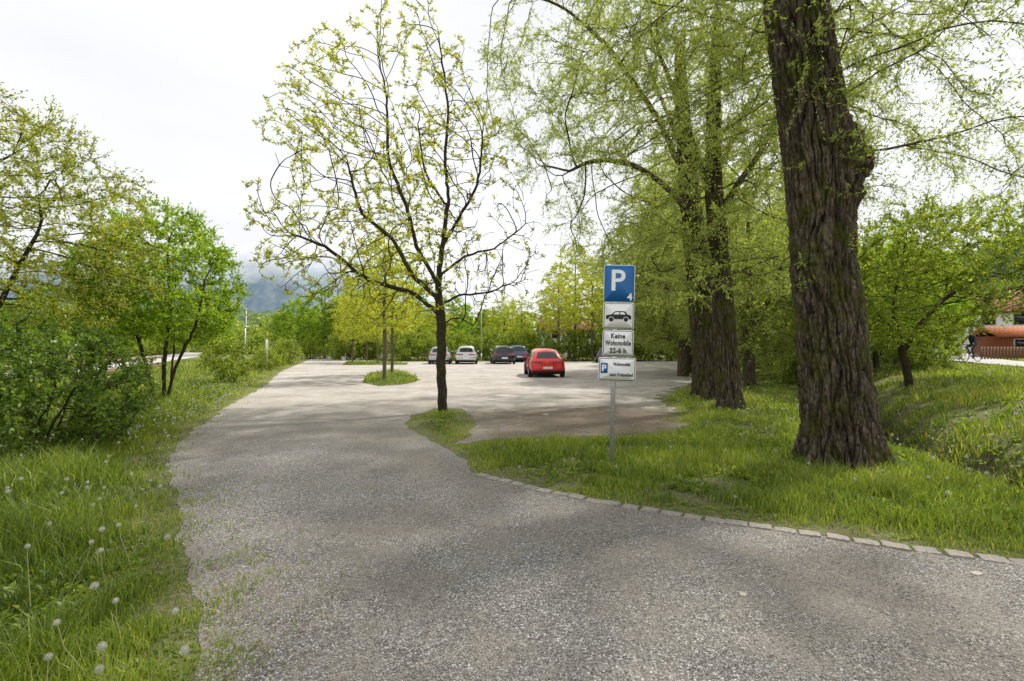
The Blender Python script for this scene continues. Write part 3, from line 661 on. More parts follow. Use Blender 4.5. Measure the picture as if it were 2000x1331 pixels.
N=110000; r=np.exp(rng.uniform(math.log(1.7),math.log(11),N)); a=np.radians(rng.uniform(-55,55,N)); x=r*np.sin(a); y=r*np.cos(a)
dd_=distpoly(x,y,outline); k=inpoly(x,y,gout)|((dd_<.45)&(x<-1)&(rng.random(N)<.7*np.exp(-dd_/.18))); x,y,r=x[k],y[k],r[k]; k=noise2(x,y,.9,4.)+rng.normal(0,.25,len(x))>-.1; x,y,r=x[k],y[k],r[k]
pebbles('loose_gravel',x,y,rng.uniform(.0025,.006,len(x))*(1+r*.04),m)
N=30000; r=np.exp(rng.uniform(math.log(1.8),math.log(14),N)); a=np.radians(rng.uniform(-55,55,N)); x=r*np.sin(a); y=r*np.cos(a); k=inpoly(x,y,gout); x,y=x[k],y[k]
dd_=distpoly(x,y,outline); k=rng.random(len(x))<np.clip(1.2*np.exp(-dd_/.4)+.04,0,1); x,y=x[k],y[k]; n=len(x)
an=rng.uniform(0,6.28,n); l=rng.uniform(.012,.05,n)*np.where(rng.random(n)<.03,3,1); w=rng.uniform(.002,.006,n); C=np.stack([x,y,np.full(n,.013)],-1); u=np.stack([np.cos(an),np.sin(an),rng.normal(0,.08,n)],-1)*l[:,None]/2; v=np.stack([-np.sin(an),np.cos(an),0*an],-1)*w[:,None]/2
V=np.stack([C-u,C-v,C+u,C+v],1).reshape(-1,3)
obj('plant_litter',np_mesh('plant_litter',V,np.arange(len(V)).reshape(-1,4),None,simple('dry_litter',(.14,.075,.04),.9,var=.5,scale=30)),kind='stuff',label='dry brown bud scales and twigs on gravel',category='litter')
# ------------------------------------------------------------------ kerb stones
M_ST=simple('kerb_granite',(.28,.25,.22),.85,var=.5,scale=30,bump=.6)
def stone_mesh(k,sx_,sy_,sz_,pw=18,am=.07):
    import bmesh
    bm=bmesh.new(); bmesh.ops.create_cube(bm,size=2); bmesh.ops.subdivide_edges(bm,edges=bm.edges[:],cuts=5,use_grid_fill=True)
    for v in bm.verts:
        c=v.co.copy(); l=max(abs(c.x)**pw+abs(c.y)**pw+abs(c.z)**pw,1e-6)**(1/pw); c=c/l if l>1 else c
        q=mn.noise_vector((c.x*1.3+k*7,c.y*1.3,c.z*1.3))*am+mn.noise_vector((c.x*4+k*7,c.y*4,c.z*4))*.06
        c=c+q; v.co=(c.x*sx_/2,c.y*sy_/2,c.z*sz_/2)
    me=bpy.data.meshes.new('kerb_stone'); bm.to_mesh(me); bm.free(); me.materials.append(M_ST)
    return me
sm_=[stone_mesh(k,.158+.012*(k%4),.12,.12) for k in range(10)]
kp=np.array(kerb,float); dd=np.r_[0,np.cumsum(np.linalg.norm(np.diff(kp,axis=0),axis=1))]
s=0.05
while s<dd[-1]-2.2:
    x=np.interp(s,dd,kp[:,0]); y=np.interp(s,dd,kp[:,1]); x2=np.interp(s+.1,dd,kp[:,0]); y2=np.interp(s+.1,dd,kp[:,1])
    obj('kerb_stone',sm_[int(rng.integers(10))],None,(x+rng.normal(0,.006),y+rng.normal(0,.008),-.044+rng.normal(0,.004)),(rng.normal(0,.035),rng.normal(0,.03),math.atan2(y2-y,x2-x)+rng.normal(0,.05)),
      label='worn granite kerb stone edging the grass',category='kerb stone',group='kerb stones along the gravel edge')
    s+=.188+rng.uniform(-.004,.012)
M_PS=simple('pale_stone',(.42,.39,.34),.8,var=.3,scale=30,bump=.4)
for x,y,sx_ in [(1.48,3.12,.055),(3.25,3.4,.07),(3.55,3.28,.045),(0.78,11.2,.16),(-.9,4.4,.03)]:
    me=stone_mesh(int(x*9)+20,sx_,sx_*.7,sx_*.3,5,.15); me.materials[0]=M_PS
    obj('loose_stone',me,None,(x,y,.006),(0,0,x*3),label='pale loose stone lying on gravel',category='stone',group='loose stones on the gravel')
# ------------------------------------------------------------------ dandelions
M_STEM=simple('dandelion_stem',(.24,.25,.10),.6)
m,t,o=newmat('dandelion_down'); d1=node(t,'ShaderNodeBsdfDiffuse',{'Color':(.66,.65,.61,1)}); t1=node(t,'ShaderNodeBsdfTranslucent',{'Color':(.66,.65,.61,1)})
mx=node(t,'ShaderNodeMixShader',{0:.5,1:d1.outputs[0],2:t1.outputs[0]}); t.links.new(mx.outputs[0],o.inputs[0]); M_DOWN=m
def puff(n=120,R=.021):
    k=np.arange(n)+.5; ph=np.arccos(1-2*k/n); th=np.pi*(1+5**.5)*k
    d=np.stack([np.cos(th)*np.sin(ph),np.sin(th)*np.sin(ph),np.cos(ph)],-1); s1=nrm(np.cross(d,rng.normal(0,1,d.shape))); s2=np.cross(d,s1)
    Rr=R*rng.uniform(.8,1.08,(n,1))
    st=np.stack([d*R*.15-s1*.0003,d*R*.15+s1*.0003,d*Rr+s1*.0003,d*Rr-s1*.0003],1).reshape(-1,3)
    c=d*Rr; w=.0036
    t1=np.stack([c-s1*w+d*.002,c-s2*.0006,c+s1*w+d*.002,c+s2*.0006],1).reshape(-1,3)
    t2=np.stack([c-s2*w+d*.002,c-s1*.0006,c+s2*w+d*.002,c+s1*.0006],1).reshape(-1,3)
    core=nrm(rng.normal(0,1,(40,3)))*R*.3
    t3=(core[:,None]+rng.normal(0,.003,(40,4,3))).reshape(-1,3)
    V=np.concatenate([st,t1,t2,t3]); return V,np.arange(len(V)).reshape(-1,4)
PV,PQ=puff(); pm=np_mesh('dandelion_seed_head',PV,PQ,None,M_DOWN)
stems=[]
for k in range(4):
    bx,by=rng.normal(0,.05,2); c=np.array([(0,0,0),(bx*.3,by*.3,.1),(bx*.8,by*.8,.2),(bx,by,.3)])
    stems.append((M('dandelion_stem',[tubes([(c,np.array([.003,.0026,.0022,.002]))],5)],M_STEM),(bx,by,.3)))
def dandelion(x,y,h,s=1.0,lab='white dandelion clock on a tall stem in grass'):
    me,tip=stems[int(rng.integers(4))]; e=thing('dandelion',lab,'dandelion',(x,y,zz(x,y)),(0,0,rng.uniform(0,6)),group='dandelion clocks in the grass')
    a=obj('stem',me,e); a.scale=(1,1,h/.3)
    b=obj('seed_head',pm,e,(tip[0],tip[1],h)); b.scale=(s,)*3
for x,y in [(-1.62,1.94),(-1.38,1.93),(-1.67,2.21),(-1.70,2.06),(-1.95,2.26),(-2.35,2.59),(-2.83,3.09),(-2.50,3.01),(-2.88,2.91),(-2.90,3.47),(-2.69,3.44),(-3.31,3.61),(-3.4,3.91),(-3.29,3.95),(-4.36,4.31),(-3.90,4.22),(-2.0,2.5),(-1.85,1.9),(-2.3,3.3),(-3.0,4.3),(-3.6,4.9)]:
    dandelion(x,y,rng.uniform(.27,.38),rng.uniform(.6,.95))
cnt=0
while cnt<170:
    if cnt<70:
        y=rng.uniform(4.2,17); x=np.interp(y,[2.3,5.3,8.7,12.2,19],[-1.5,-3.66,-5.7,-7.2,-9.7])-abs(rng.normal(0,.9))-.15
    else:
        y=rng.uniform(4.4,14); x=rng.uniform(-.3,6.0)
        if inpoly(np.array([x]),np.array([y]),gout)[0]: continue
    if abs(x+7.0)<1.5 and abs(y-7.2)<1.3: continue
    dandelion(x,y,rng.uniform(.14,.30),rng.uniform(.55,.95)); cnt+=1
N=9000; x,y,r,d=grass_points(N,9,50,stray=False); k=(x<-6)|((x>6)&(rng.random(len(x))<.35)); x,y=x[k],y[k]
n=len(x); C=np.stack([x,y,Z(x,y)+rng.uniform(.12,.3,n)],-1)
a=np.array([(1,0,0),(0,1,0),(-1,0,0),(0,-1,0),(0,0,1),(0,0,-1)])*.022
V=(C[:,None]+a[None]).reshape(-1,3); T=(np.array([(0,1,4),(1,2,4),(2,3,4),(3,0,4),(1,0,5),(2,1,5),(3,2,5),(0,3,5)])[None]+np.arange(n)[:,None,None]*6).reshape(-1,3)
obj('dandelion_field',np_mesh('dandelion_field',V,None,T,M_DOWN),kind='stuff',label='meadow speckled with white dandelion clocks',category='dandelions')
# ------------------------------------------------------------------ sign
M_GALV=simple('galvanised_steel',(.55,.56,.57),.45,.5,var=.15,scale=20)
M_BLUE=simple('sign_blue',(.010,.14,.42),.4,var=.08); M_WHT=simple('sign_white',(.90,.90,.89),.45,var=.03); M_BLK=simple('sign_black',(.010,.010,.011),.5)
def rrect(w,h,r,th,y0,seg=6):
    pts=[]
    for cx,cz,a0 in ((w/2-r,h/2-r,0),(-w/2+r,h/2-r,90),(-w/2+r,-h/2+r,180),(w/2-r,-h/2+r,270)):
        for k in range(seg+1):
            a=math.radians(a0+90*k/seg); pts.append((cx+r*math.cos(a),cz+r*math.sin(a)))
    n=len(pts); V=[(x,y0,z) for x,z in pts]+[(x,y0+th,z) for x,z in pts]+[(0,y0,0),(0,y0+th,0)]
    Q=[(i,i+n,(i+1)%n+n,(i+1)%n) for i in range(n)]; T=[(2*n,i,(i+1)%n) for i in range(n)]+[(2*n+1,(i+1)%n+n,i+n) for i in range(n)]
    return np.array(V),Q,T
def text_mesh(body,size,mat,bold=0.0,ext=.0006,align='CENTER',sx=1.0,width=None):
    cu=bpy.data.curves.new('txt','FONT'); cu.body=body; cu.size=size; cu.extrude=ext; cu.offset=bold; cu.align_x=align; cu.align_y='CENTER'; cu.resolution_u=4
    if len(body)>2: cu.space_character=1.08
    ob=bpy.data.objects.new('txt',cu); COL.objects.link(ob); dg=bpy.context.evaluated_depsgraph_get(); dg.update()
    me=bpy.data.meshes.new_from_object(ob.evaluated_get(dg)); bpy.data.objects.remove(ob)
    xs=[v.co.x for v in me.vertices]; ys=[v.co.y for v in me.vertices]; cx=(min(xs)+max(xs))/2; cy=(min(ys)+max(ys))/2
    if width: sx=width/(max(xs)-min(xs))
    for v in me.vertices: v.co.x=(v.co.x-cx)*sx; v.co.y-=cy
    me.materials.clear(); me.materials.append(mat); return me
sg=thing('parking_sign','galvanised post with blue parking sign and three white plates','sign',(1.32,6.42,0),(math.radians(-.3),math.radians(1.4),math.radians(-6)))
post=obj('post',M('post',[rod((0,.03,-.1),(0,.03,2.66),.031,14),rod((0,.03,2.66),(0,.03,2.675),.033,14)],M_GALV,True),sg)
OX=.045
def plate(cz,w,h,face,border,bw=.008,r=.025,cx=OX):
    e=obj('sign_plate',M('plate',[rrect(w,h,r,.003,-.008)],border),sg,(cx,0,cz))
    obj('plate_face',M('plate_face',[rrect(w-2*bw,h-2*bw,max(.006,r-bw),.001,-.0095)],face),e)
    return e
def inner_frame(e,w,h,mat,ins,bw):
    a=rrect(w-2*ins,h-2*ins,.02,.001,-.0105); obj('frame_line',M('frame_line',[a],mat),e)
    obj('frame_field',M('frame_field',[rrect(w-2*ins-2*bw,h-2*ins-2*bw,.014,.001,-.0118)],M_WHT),e)
def put(e,name,me,x,z,y=-.0138): return obj(name,me,e,(x,y,z),(math.radians(90),0,0))
e=plate(2.43,.405,.495,M_BLUE,M_WHT,.007)
put(e,'letter_p',text_mesh('P',.39,M_WHT,.006),-.01,.045,-.0118)
put(e,'number_four',text_mesh('4',.13,M_WHT,.003),.14,-.175,-.0118)
e=plate(2.0,.405,.352,M_WHT,M_WHT); inner_frame(e,.405,.352,M_BLK,.010,.008)
def ngon(name,pts,y,mat,th=.001):
    import bmesh
    bm=bmesh.new(); f=bm.faces.new([bm.verts.new((x,y,z)) for x,z in pts]); r_=bmesh.ops.extrude_face_region(bm,geom=[f])
    for v in r_['geom']:
        if isinstance(v,bmesh.types.BMVert): v.co.y+=th
    bmesh.ops.recalc_face_normals(bm,faces=bm.faces[:]); bmesh.ops.triangulate(bm,faces=bm.faces[:])
    me=bpy.data.meshes.new(name); bm.to_mesh(me); bm.free(); me.materials.append(mat); return me
body=[(-.162,-.045),(-.167,-.008),(-.155,.008),(-.095,.018),(-.05,.058),(-.03,.064),(.068,.064),(.088,.058),(.12,.018),(.155,.010),(.167,-.008),(.164,-.045)]
obj('car_symbol',ngon('car_symbol',body,-.0132,M_BLK),e)
obj('symbol_window',ngon('symbol_window',[(-.071,.019),(-.038,.050),(.008,.051),(.008,.019)],-.0142,M_WHT),e)
obj('symbol_window',ngon('symbol_window',[(.022,.019),(.022,.051),(.067,.051),(.092,.019)],-.0142,M_WHT),e)
for cx in (-.096,.096):
    circ=lambda r:[(cx+r*math.cos(a),-.047+r*math.sin(a)) for a in np.linspace(0,2*np.pi,25)[:-1]]
    obj('symbol_arch',ngon('symbol_arch',circ(.036),-.0142,M_WHT),e)
    obj('symbol_wheel',ngon('symbol_wheel',circ(.030),-.0152,M_BLK),e)
e=plate(1.635,.405,.352,M_WHT,M_WHT); inner_frame(e,.405,.352,M_BLK,.010,.008)
for s_,z_,wd in (('Keine',.098,.185),('Wohnmobile',.005,.335),('22-6 h',-.095,.215)):
    put(e,'lettering',text_mesh(s_,.092,M_BLK,.0030,width=wd),0,z_)
e=plate(1.29,.49,.312,M_WHT,M_WHT,cx=.04); inner_frame(e,.49,.312,M_BLK,.010,.008)
obj('parking_symbol',M('parking_symbol',[rrect(.092,.135,.008,.001,-.0135)],M_BLUE),e,(-.168,0,.015)); put(e,'letter_p',text_mesh('P',.115,M_WHT,.004),-.168,.015,-.0152)
put(e,'lettering',text_mesh('Wohnmobile',.062,M_BLK,.0022,width=.225),.06,.07); put(e,'lettering',text_mesh('beim Freizeitbad',.060,M_BLK,.0020,width=.30),.058,-.07)
for z_ in (2.58,2.28,2.1,1.9,1.73,1.53,1.38,1.2):
    obj('clamp',M('clamp',[box((0.0,.03,z_),(.085,.075,.025))],M_GALV),sg)
# ------------------------------------------------------------------ cars
M_TYRE=simple('tyre_rubber',(.02,.02,.02),.85); M_RIM=simple('alloy_rim',(.5,.5,.52),.35,.9); M_GLASS=simple('tinted_glass',(.012,.014,.016),.06,0,coat=.5)
M_TAIL=simple('tail_lamp_red',(.30,.006,.008),.2,coat=.6); M_HEAD=simple('headlamp',(.6,.62,.64),.15,.3,coat=.6); M_PLAS=simple('black_plastic',(.02,.02,.021),.6)
M_PLATE=simple('number_plate',(.75,.75,.73),.5); M_CHR=simple('chrome',(.7,.7,.72),.15,1.0)
def car(label,loc,yaw,col,W=1.0,H=1.0,Lc=1.0,wagon=0.0,emblem=False,metal=.3):
    G=np.array([
     [(.12,0,.24),(0,0,.42),(.03,0,.66),(.15,0,.92),(.52,0,1.33),(.60,0,1.385)],
     [(.16,.62,.24),(.06,.69,.42),(.09,.72,.66),(.21,.63,.92),(.57,.43,1.30),(.62,0,1.395)],
     [(.40,.81,.24),(.28,.87,.42),(.28,.90,.66),(.42,.80,.95),(.78,.54,1.33),(.76,0,1.43)],
     [(.9,.84,.22),(.9,.90,.42),(.9,.92,.66),(.95,.84,.94),(1.05,.59,1.37),(1.05,0,1.455)],
     [(1.8,.84,.22),(1.8,.87,.42),(1.8,.88,.66),(1.8,.83,.93),(1.75,.61,1.40),(1.75,0,1.475)],
     [(2.5,.84,.22),(2.5,.87,.42),(2.5,.88,.65),(2.5,.83,.91),(2.4,.59,1.36),(2.35,0,1.44)],
     [(3.1,.84,.22),(3.1,.88,.42),(3.1,.88,.64),(3.1,.81,.89),(3.1,.66,.95),(3.2,0,.99)],
     [(3.72,.78,.24),(3.75,.84,.42),(3.75,.84,.6),(3.7,.76,.80),(3.68,.55,.85),(3.7,0,.88)],
     [(3.95,.60,.24),(4.0,.68,.42),(3.98,.68,.6),(3.88,.62,.74),(3.85,.48,.79),(3.82,0,.81)],
     [(4.0,0,.24),(4.06,0,.42),(4.05,0,.6),(3.97,0,.74),(3.92,0,.78),(3.86,0,.80)]],float)
    if wagon:
        G[0:3,4:,0]-=.30*wagon; G[0:3,4,1]+=.06*(G[0:3,4,1]>0)
    G[:,:,0]*=Lc; G[:,:,1]*=W; G[:,:,2]=.2+(G[:,:,2]-.2)*H
    def cr(a,b,c,d,t): return .5*((2*b)+(-a+c)*t+(2*a-5*b+4*c-d)*t*t+(-a+3*b-3*c+d)*t**3)
    def surf(u,v):
        nu,nv=G.shape[:2]
        def row(i):
            j=np.clip(np.floor(v).astype(int),0,nv-2); f=(v-j)[...,None]; g=G[i]
            return cr(g[np.clip(j-1,0,nv-1)],g[j],g[j+1],g[np.clip(j+2,0,nv-1)],f)
        i=np.clip(np.floor(u).astype(int),0,nu-2); f=(u-i)[...,None]
        R_=np.stack([row(k) for k in range(nu)],0)
        ii=np.indices(u.shape)
        gt=lambda k: R_[(np.clip(k,0,nu-1),)+tuple(ii)]
        return cr(gt(i-1),gt(i),gt(i+1),gt(i+2),f)
    def patch(u0,u1,v0,v1,nu,nv,off,sides=(1,-1)):
        parts=[]
        U,Vv=np.meshgrid(np.linspace(u0,u1,nu),np.linspace(v0,v1,nv),indexing='ij')
        e=1e-3; P=surf(U,Vv); du=surf(np.clip(U+e,0,9),Vv)-surf(np.clip(U-e,0,9),Vv); dv=surf(U,np.clip(Vv+e,0,5))-surf(U,np.clip(Vv-e,0,5))
        Nn=nrm(np.cross(du,dv))
        for s in sides:
            p=P.copy()
            c=np.array([2.0*Lc,0,.7]); sign=np.sign(((p-c)*Nn).sum(-1,keepdims=True)); p=p+Nn*sign*off
            p[...,1]*=s
            i=np.arange(nu-1)[:,None]*nv+np.arange(nv-1)[None]; q=np.stack([i,i+nv,i+nv+1,i+1],-1).reshape(-1,4)
            if s<0: q=q[:,::-1]
            parts.append((p.reshape(-1,3),q,None))
        return parts
    e=thing('parked_car',label,'car',(loc[0],loc[1],loc[2]),(0,0,yaw+math.pi/2),group='cars parked on the gravel lot')
    paint=simple('car_paint',col,.3,metal,var=.03,coat=.9)
    obj('body',M('car_body',patch(0,9,0,5,64,34,0),paint,True),e)
    obj('underbody',M('underbody',[box((2.0*Lc,0,.26),(3.4*Lc,1.45*W,.2))],M_PLAS),e)
    obj('rear_window',M('rear_window',patch(0,.92,3.15,3.88,10,8,.006),M_GLASS,True),e)
    obj('windshield',M('windshield',patch(5.12,5.93,4.05,5,8,8,.006),M_GLASS,True),e)
    for s in (1,-1):
        obj('side_window',M('side_window',patch(1.7,3.9,3.1,3.85,16,6,.006,(s,)),M_GLASS,True),e)
        obj('side_window',M('side_window',patch(4.02,5.75,3.1,3.85,14,6,.006,(s,)),M_GLASS,True),e)
        obj('tail_light',M('tail_light',patch(.4,1.6,2.3,2.66,10,5,.012,(s,)),M_TAIL,True),e)
        obj('headlight',M('headlight',patch(7.6,8.5,2.2,2.85,8,5,.01,(s,)),M_HEAD,True),e)
        obj('wing_mirror',M('wing_mirror',[rod((2.72*Lc,.82*W*s,.96*H),(2.72*Lc,.98*W*s,1.0*H),.04,8),box((2.72*Lc,.99*W*s,1.0*H),(.1,.18,.13))],paint),e)
    obj('rear_bumper',M('rear_bumper',patch(0,1.5,.05,.7,10,5,.014),M_PLAS,True),e)
    obj('grille',M('grille',patch(8.2,9,1.1,1.9,6,5,.012),M_PLAS,True),e)
    obj('number_plate',M('number_plate',patch(0,.38,1.12,1.6,4,4,.02),M_PLATE),e)
    obj('door_handle',M('door_handle',patch(3.3,3.55,2.75,2.85,3,3,.015),M_PLAS),e)
    if emblem:
        z0=.78; Vv=[(0,.05),(.035,0),(0,-.05),(-.035,0)]
        D_=np.array([(.06,y_,z0+z_) for y_,z_ in Vv]+[(.045,y_*.45,z0+z_*.45) for y_,z_ in Vv])
        obj('emblem',np_mesh('emblem',D_,[(0,1,5,4),(1,2,6,5),(2,3,7,6),(3,0,4,7)],None,M_CHR),e)
    for wx in (.72*Lc,3.28*Lc):
        for s in (1,-1):
            we=obj('wheel',None,e,(wx,.79*W*s+.02*s,.315))
            prof=[(.2,-.1),(.3,-.1),(.315,-.07),(.315,.07),(.3,.1),(.2,.1)]
            k=24; an=np.arange(k)/k*2*np.pi; V=np.array([[(r_*math.cos(a_),(y_+.035*s),r_*math.sin(a_)) for a_ in an] for r_,y_ in prof]).reshape(-1,3)
            i=np.arange(len(prof)-1)[:,None]*k; j=np.arange(k)[None]; q=np.stack([i+j,i+(j+1)%k,i+k+(j+1)%k,i+k+j],-1).reshape(-1,4)
            obj('tyre',np_mesh('tyre',V,q,None,M_TYRE,smooth=True),we)
            sp=[rod((0,(.1*s),0),(.19*math.cos(a_),.115*s,.19*math.sin(a_)),.03,5,.02) for a_ in np.linspace(0,2*np.pi,6)[:-1]]
            ring=tubes([(np.array([(.195*math.cos(a_),.11*s,.195*math.sin(a_)) for a_ in np.linspace(0,2*np.pi,22)]),np.full(22,.018))],5)
            obj('rim',M('rim',sp+[ring],M_RIM,True),we)
            arch=tubes([(np.array([(wx+.355*math.cos(a_),.895*W*s,.315+.355*math.sin(a_)) for a_ in np.linspace(0,np.pi,16)]),np.full(16,.022))],6)
            obj('wheel_arch',M('wheel_arch',[arch],M_PLAS,True),e)
            dk=np.array([(wx,.905*W*s,.315)]+[(wx+.35*math.cos(a_),.905*W*s,.315+.35*math.sin(a_)) for a_ in np.linspace(-.25,np.pi+.25,20)])
            obj('wheel_well',np_mesh('wheel_well',dk,None,[(0,i_,i_+1) for i_ in range(1,20)],M_PLAS),e)
    return e
car('red hatchback parked alone on the gravel',(1.80,24.2,0),math.radians(3),(.66,.008,.012),.98,1.0,1.0,emblem=True,metal=.1)
car('silver estate car parked at the lot edge',(-6.35,42,0),math.radians(4),(.42,.43,.45),1.03,1.08,1.05,1)
car('light silver compact van parked among others',(-4.0,42,0),math.radians(3),(.55,.56,.57),1.02,1.12,1.0,1)
car('black estate car parked among others',(-.62,42,0),math.radians(7),(.012,.014,.02),1.06,1.14,1.05,.8)
car('dark blue car parked further back',(.75,47,0),math.radians(9),(.03,.07,.16),1.03,1.18,1.05,.7)
car('dark car partly hidden behind the sign post',(8.75,45,0),math.radians(-10),(.03,.045,.06),1.0,1.0,1.0,0)
# ------------------------------------------------------------------ street furniture
def lamp(x,y,h,rz):
    e=thing('street_lamp','tall slim grey street lamp','street lamp',(x,y,zz(x,y)),(0,0,rz),group='street lamps')
    obj('pole',M('pole',[rod((0,0,-.1),(0,0,h),.05,10,.03),rod((0,0,0),(0,0,.8),.065,10)],M_GALV,True),e)
    obj('lamp_head',M('lamp_head',[box((.25,0,h+.02),(.6,.2,.08)),box((.3,0,h-.03),(.4,.15,.02))],M_GALV),e)
for a in [(-3.2,50.5,7.4,0),(-24,43.5,3.2,1.5),(-33,60,6,2)]: lamp(*a)
def marker(label,x,y,h,pm_,w,hh,pr=.03):
    e=thing('small_sign',label,'sign',(x,y,zz(x,y)),(0,0,.1))
    obj('post',M('post',[rod((0,0,-.1),(0,0,h),pr,8)],M_GALV,True),e); obj('plate',M('plate',[rrect(w,hh,.03,.01,-pr-.012)],pm_),e,(0,0,h-hh/2))
marker('thin post with narrow white plate on verge',-15.2,30.0,2.0,M_WHT,.16,.7)
marker('small blue sign on a post beside road',-20.5,45.5,2.1,M_BLUE,.4,.45)
M_RED=simple('marker_red',(.45,.02,.02),.5)
e=thing('hydrant','small red hydrant at the grass edge','hydrant',(15.5,45,0))
obj('barrel',M('barrel',[rod((0,0,-.1),(0,0,.7),.11,12),rod((0,0,.7),(0,0,.82),.13,12,.05),rod((-.2,0,.55),(.2,0,.55),.05,8)],M_RED,True),e)
M_WOOD=simple('weathered_wood',(.22,.13,.08),.85,var=.4,scale=9)
def rail_fence(x0,y0,x1,y1,n,h,lab):
    e=thing('wooden_rail_fence',lab,'fence',(x0,y0,zz(x0,y0)))
    for k in range(n+1):
        x=(x1-x0)*k/n; y=(y1-y0)*k/n; z=zz(x0+x,y0+y)-zz(x0,y0)
        obj('fence_post',M('fence_post',[rod((x,y,z-.1),(x,y,z+h),.06,8)],M_WOOD),e)
    for hh in (.45,.9): obj('rail',M('rail',[rod((0,0,hh*h),(x1-x0,y1-y0,hh*h+zz(x1,y1)-zz(x0,y0)),.05,8)],M_WOOD),e)
rail_fence(-15.5,17.5,-19.5,27,5,.95,'low brown wooden rail fence along side road')
e=thing('picket_fence','brown vertical plank fence in front of hut','fence',(33.5,34.5,zz(33.5,34.5)))
for k in range(46):
    x=k*.17; z=zz(33.5+x,34.5-x*.35)-zz(33.5,34.5)
    obj('picket',M('picket',[box((x,-x*.35,z+.45),(.13,.03,.95))],M_WOOD),e)
for hh in (.3,.7): obj('rail',M('rail',[rod((0,.03,hh),(45*.17,-45*.17*.35+.03,hh),.03,6)],M_WOOD),e)
# ------------------------------------------------------------------ buildings
def tilemat(name,col,wx=.3):
    m,t,o=newmat(name); tc=t.nodes.new('ShaderNodeTexCoord').outputs['Object']
    w1=node(t,'ShaderNodeTexWave',{'Vector':tc,'Scale':1.0/wx*.32,'Distortion':.6},bands_direction='X'); w2=node(t,'ShaderNodeTexWave',{'Vector':tc,'Scale':1.6,'Distortion':.4},bands_direction='Z')
    nz=node(t,'ShaderNodeTexNoise',{'Vector':tc,'Scale':3.0,'Detail':6.0,'Roughness':.7})
    c=mixc(t,nz.outputs[0],tuple(x*.55 for x in col),tuple(x*1.3 for x in col))
    f=math_(t,'MULTIPLY',w1.outputs['Fac'],w2.outputs['Fac']); c=mixc(t,math_(t,'MULTIPLY',math_(t,'SUBTRACT',1.0,f),.55),c,tuple(x*.35 for x in col))
    b=node(t,'ShaderNodeBsdfPrincipled',{'Base Color':c,'Roughness':.85}); bn=node(t,'ShaderNodeBump',{'Height':f,'Strength':.8,'Distance':.04}); t.links.new(bn.outputs[0],b.inputs['Normal'])
    t.links.new(b.outputs[0],o.inputs[0]); return m
M_WALL=simple('white_render',(.75,.74,.71),.9,var=.08,scale=1.5); M_TILE=tilemat('red_roof_tile',(.40,.14,.085)); M_OR=tilemat('orange_roof_tile',(.60,.17,.06))
M_GREYR=tilemat('grey_roof_tile',(.18,.16,.15))
m,t,o=newmat('red_brown_boards'); tc=t.nodes.new('ShaderNodeTexCoord').outputs['Object']
w1=node(t,'ShaderNodeTexWave',{'Vector':tc,'Scale':1.8,'Distortion':.2},bands_direction='X'); nz=node(t,'ShaderNodeTexNoise',{'Vector':tc,'Scale':5.0,'Detail':5.0})
c=mixc(t,nz.outputs[0],(.20,.055,.03),(.38,.11,.055)); c=mixc(t,ramp(t,w1.outputs['Fac'],[(0.0,.8),(.15,0.0)]),c,(.03,.012,.008))
b=node(t,'ShaderNodeBsdfPrincipled',{'Base Color':c,'Roughness':.8}); t.links.new(b.outputs[0],o.inputs[0]); M_HUT=m
M_FRAME=simple('window_frame',(.6,.58,.55),.6)
def house(name,label,loc,rz,w,d,h,rh,wall,roof,wins,over=.5,door=None,chim=True):
    e=thing(name,label,'house',loc,(0,0,rz))
    V=[(-w/2,-d/2,0),(w/2,-d/2,0),(w/2,d/2,0),(-w/2,d/2,0),(-w/2,-d/2,h),(w/2,-d/2,h),(w/2,d/2,h),(-w/2,d/2,h),(-w/2,0,h+rh),(w/2,0,h+rh)]
    obj('wall',np_mesh('wall',V,[(0,1,5,4),(1,2,6,5),(2,3,7,6),(3,0,4,7)],[(4,7,8),(5,9,6)],wall),e)
    W2=w/2+over; sl=rh/(d/2); yo=d/2+over; zo=h-over*sl; t=.16
    V=[(-W2,-yo,zo),(W2,-yo,zo),(W2,0,h+rh),(-W2,0,h+rh),(-W2,yo,zo),(W2,yo,zo)]; V2=[(x,y,z+t) for x,y,z in V]; V=[(x,y,z+.02) for x,y,z in V]
    Q=[(6,7,8,9),(9,8,11,10),(0,3,2,1),(3,4,5,2),(0,1,7,6),(5,4,10,11),(0,6,9,3),(3,9,10,4),(1,2,8,7),(2,5,11,8)]
    r_=obj('roof',np_mesh('roof',V+V2,Q,None,roof),e)
    if chim: obj('chimney',M('chimney',[box((w*.2,d*.12,h+rh),(.6,.6,1.6))],wall),r_)
    for face,x,z,ww,wh in wins:
        c,s_=((x,-d/2-.02,z),(ww,.06,wh)) if face=='f' else ((-w/2-.02,x,z),(.06,ww,wh))
        we=obj('window',M('window',[box(c,s_)],M_GLASS),e)
        c2,s2=((x,-d/2-.012,z),(ww+.18,.045,wh+.18)) if face=='f' else ((-w/2-.012,x,z),(.045,ww+.18,wh+.18))
        obj('frame',M('frame',[box(c2,s2)],M_FRAME),we)
    if door: obj('door',M('door',[box((door[0],-d/2-.03,door[1]/2),(door[2],.06,door[1]))],M_WOOD),e)
    return e
house('house','white two-storey house with red tiled gable roof',(56,57,.9),-.5,12,10,4.6,2.4,M_WALL,M_TILE,[('f',x,z,1.1,1.3) for x in (-4,-1.3,1.3,4) for z in (1.6,3.7)]+[('s',x,z,1.0,1.2) for x in (-3,0,3) for z in (1.6,4.0)])
house('hut','low reddish wooden hut with orange tiled roof',(42.6,39.5,.65),-.35,6,4,1.75,.65,M_HUT,M_OR,[('f',-1.8,1.15,.7,.6),('f',1.6,1.15,.7,.6)],.35,(0,1.6,.9),False)
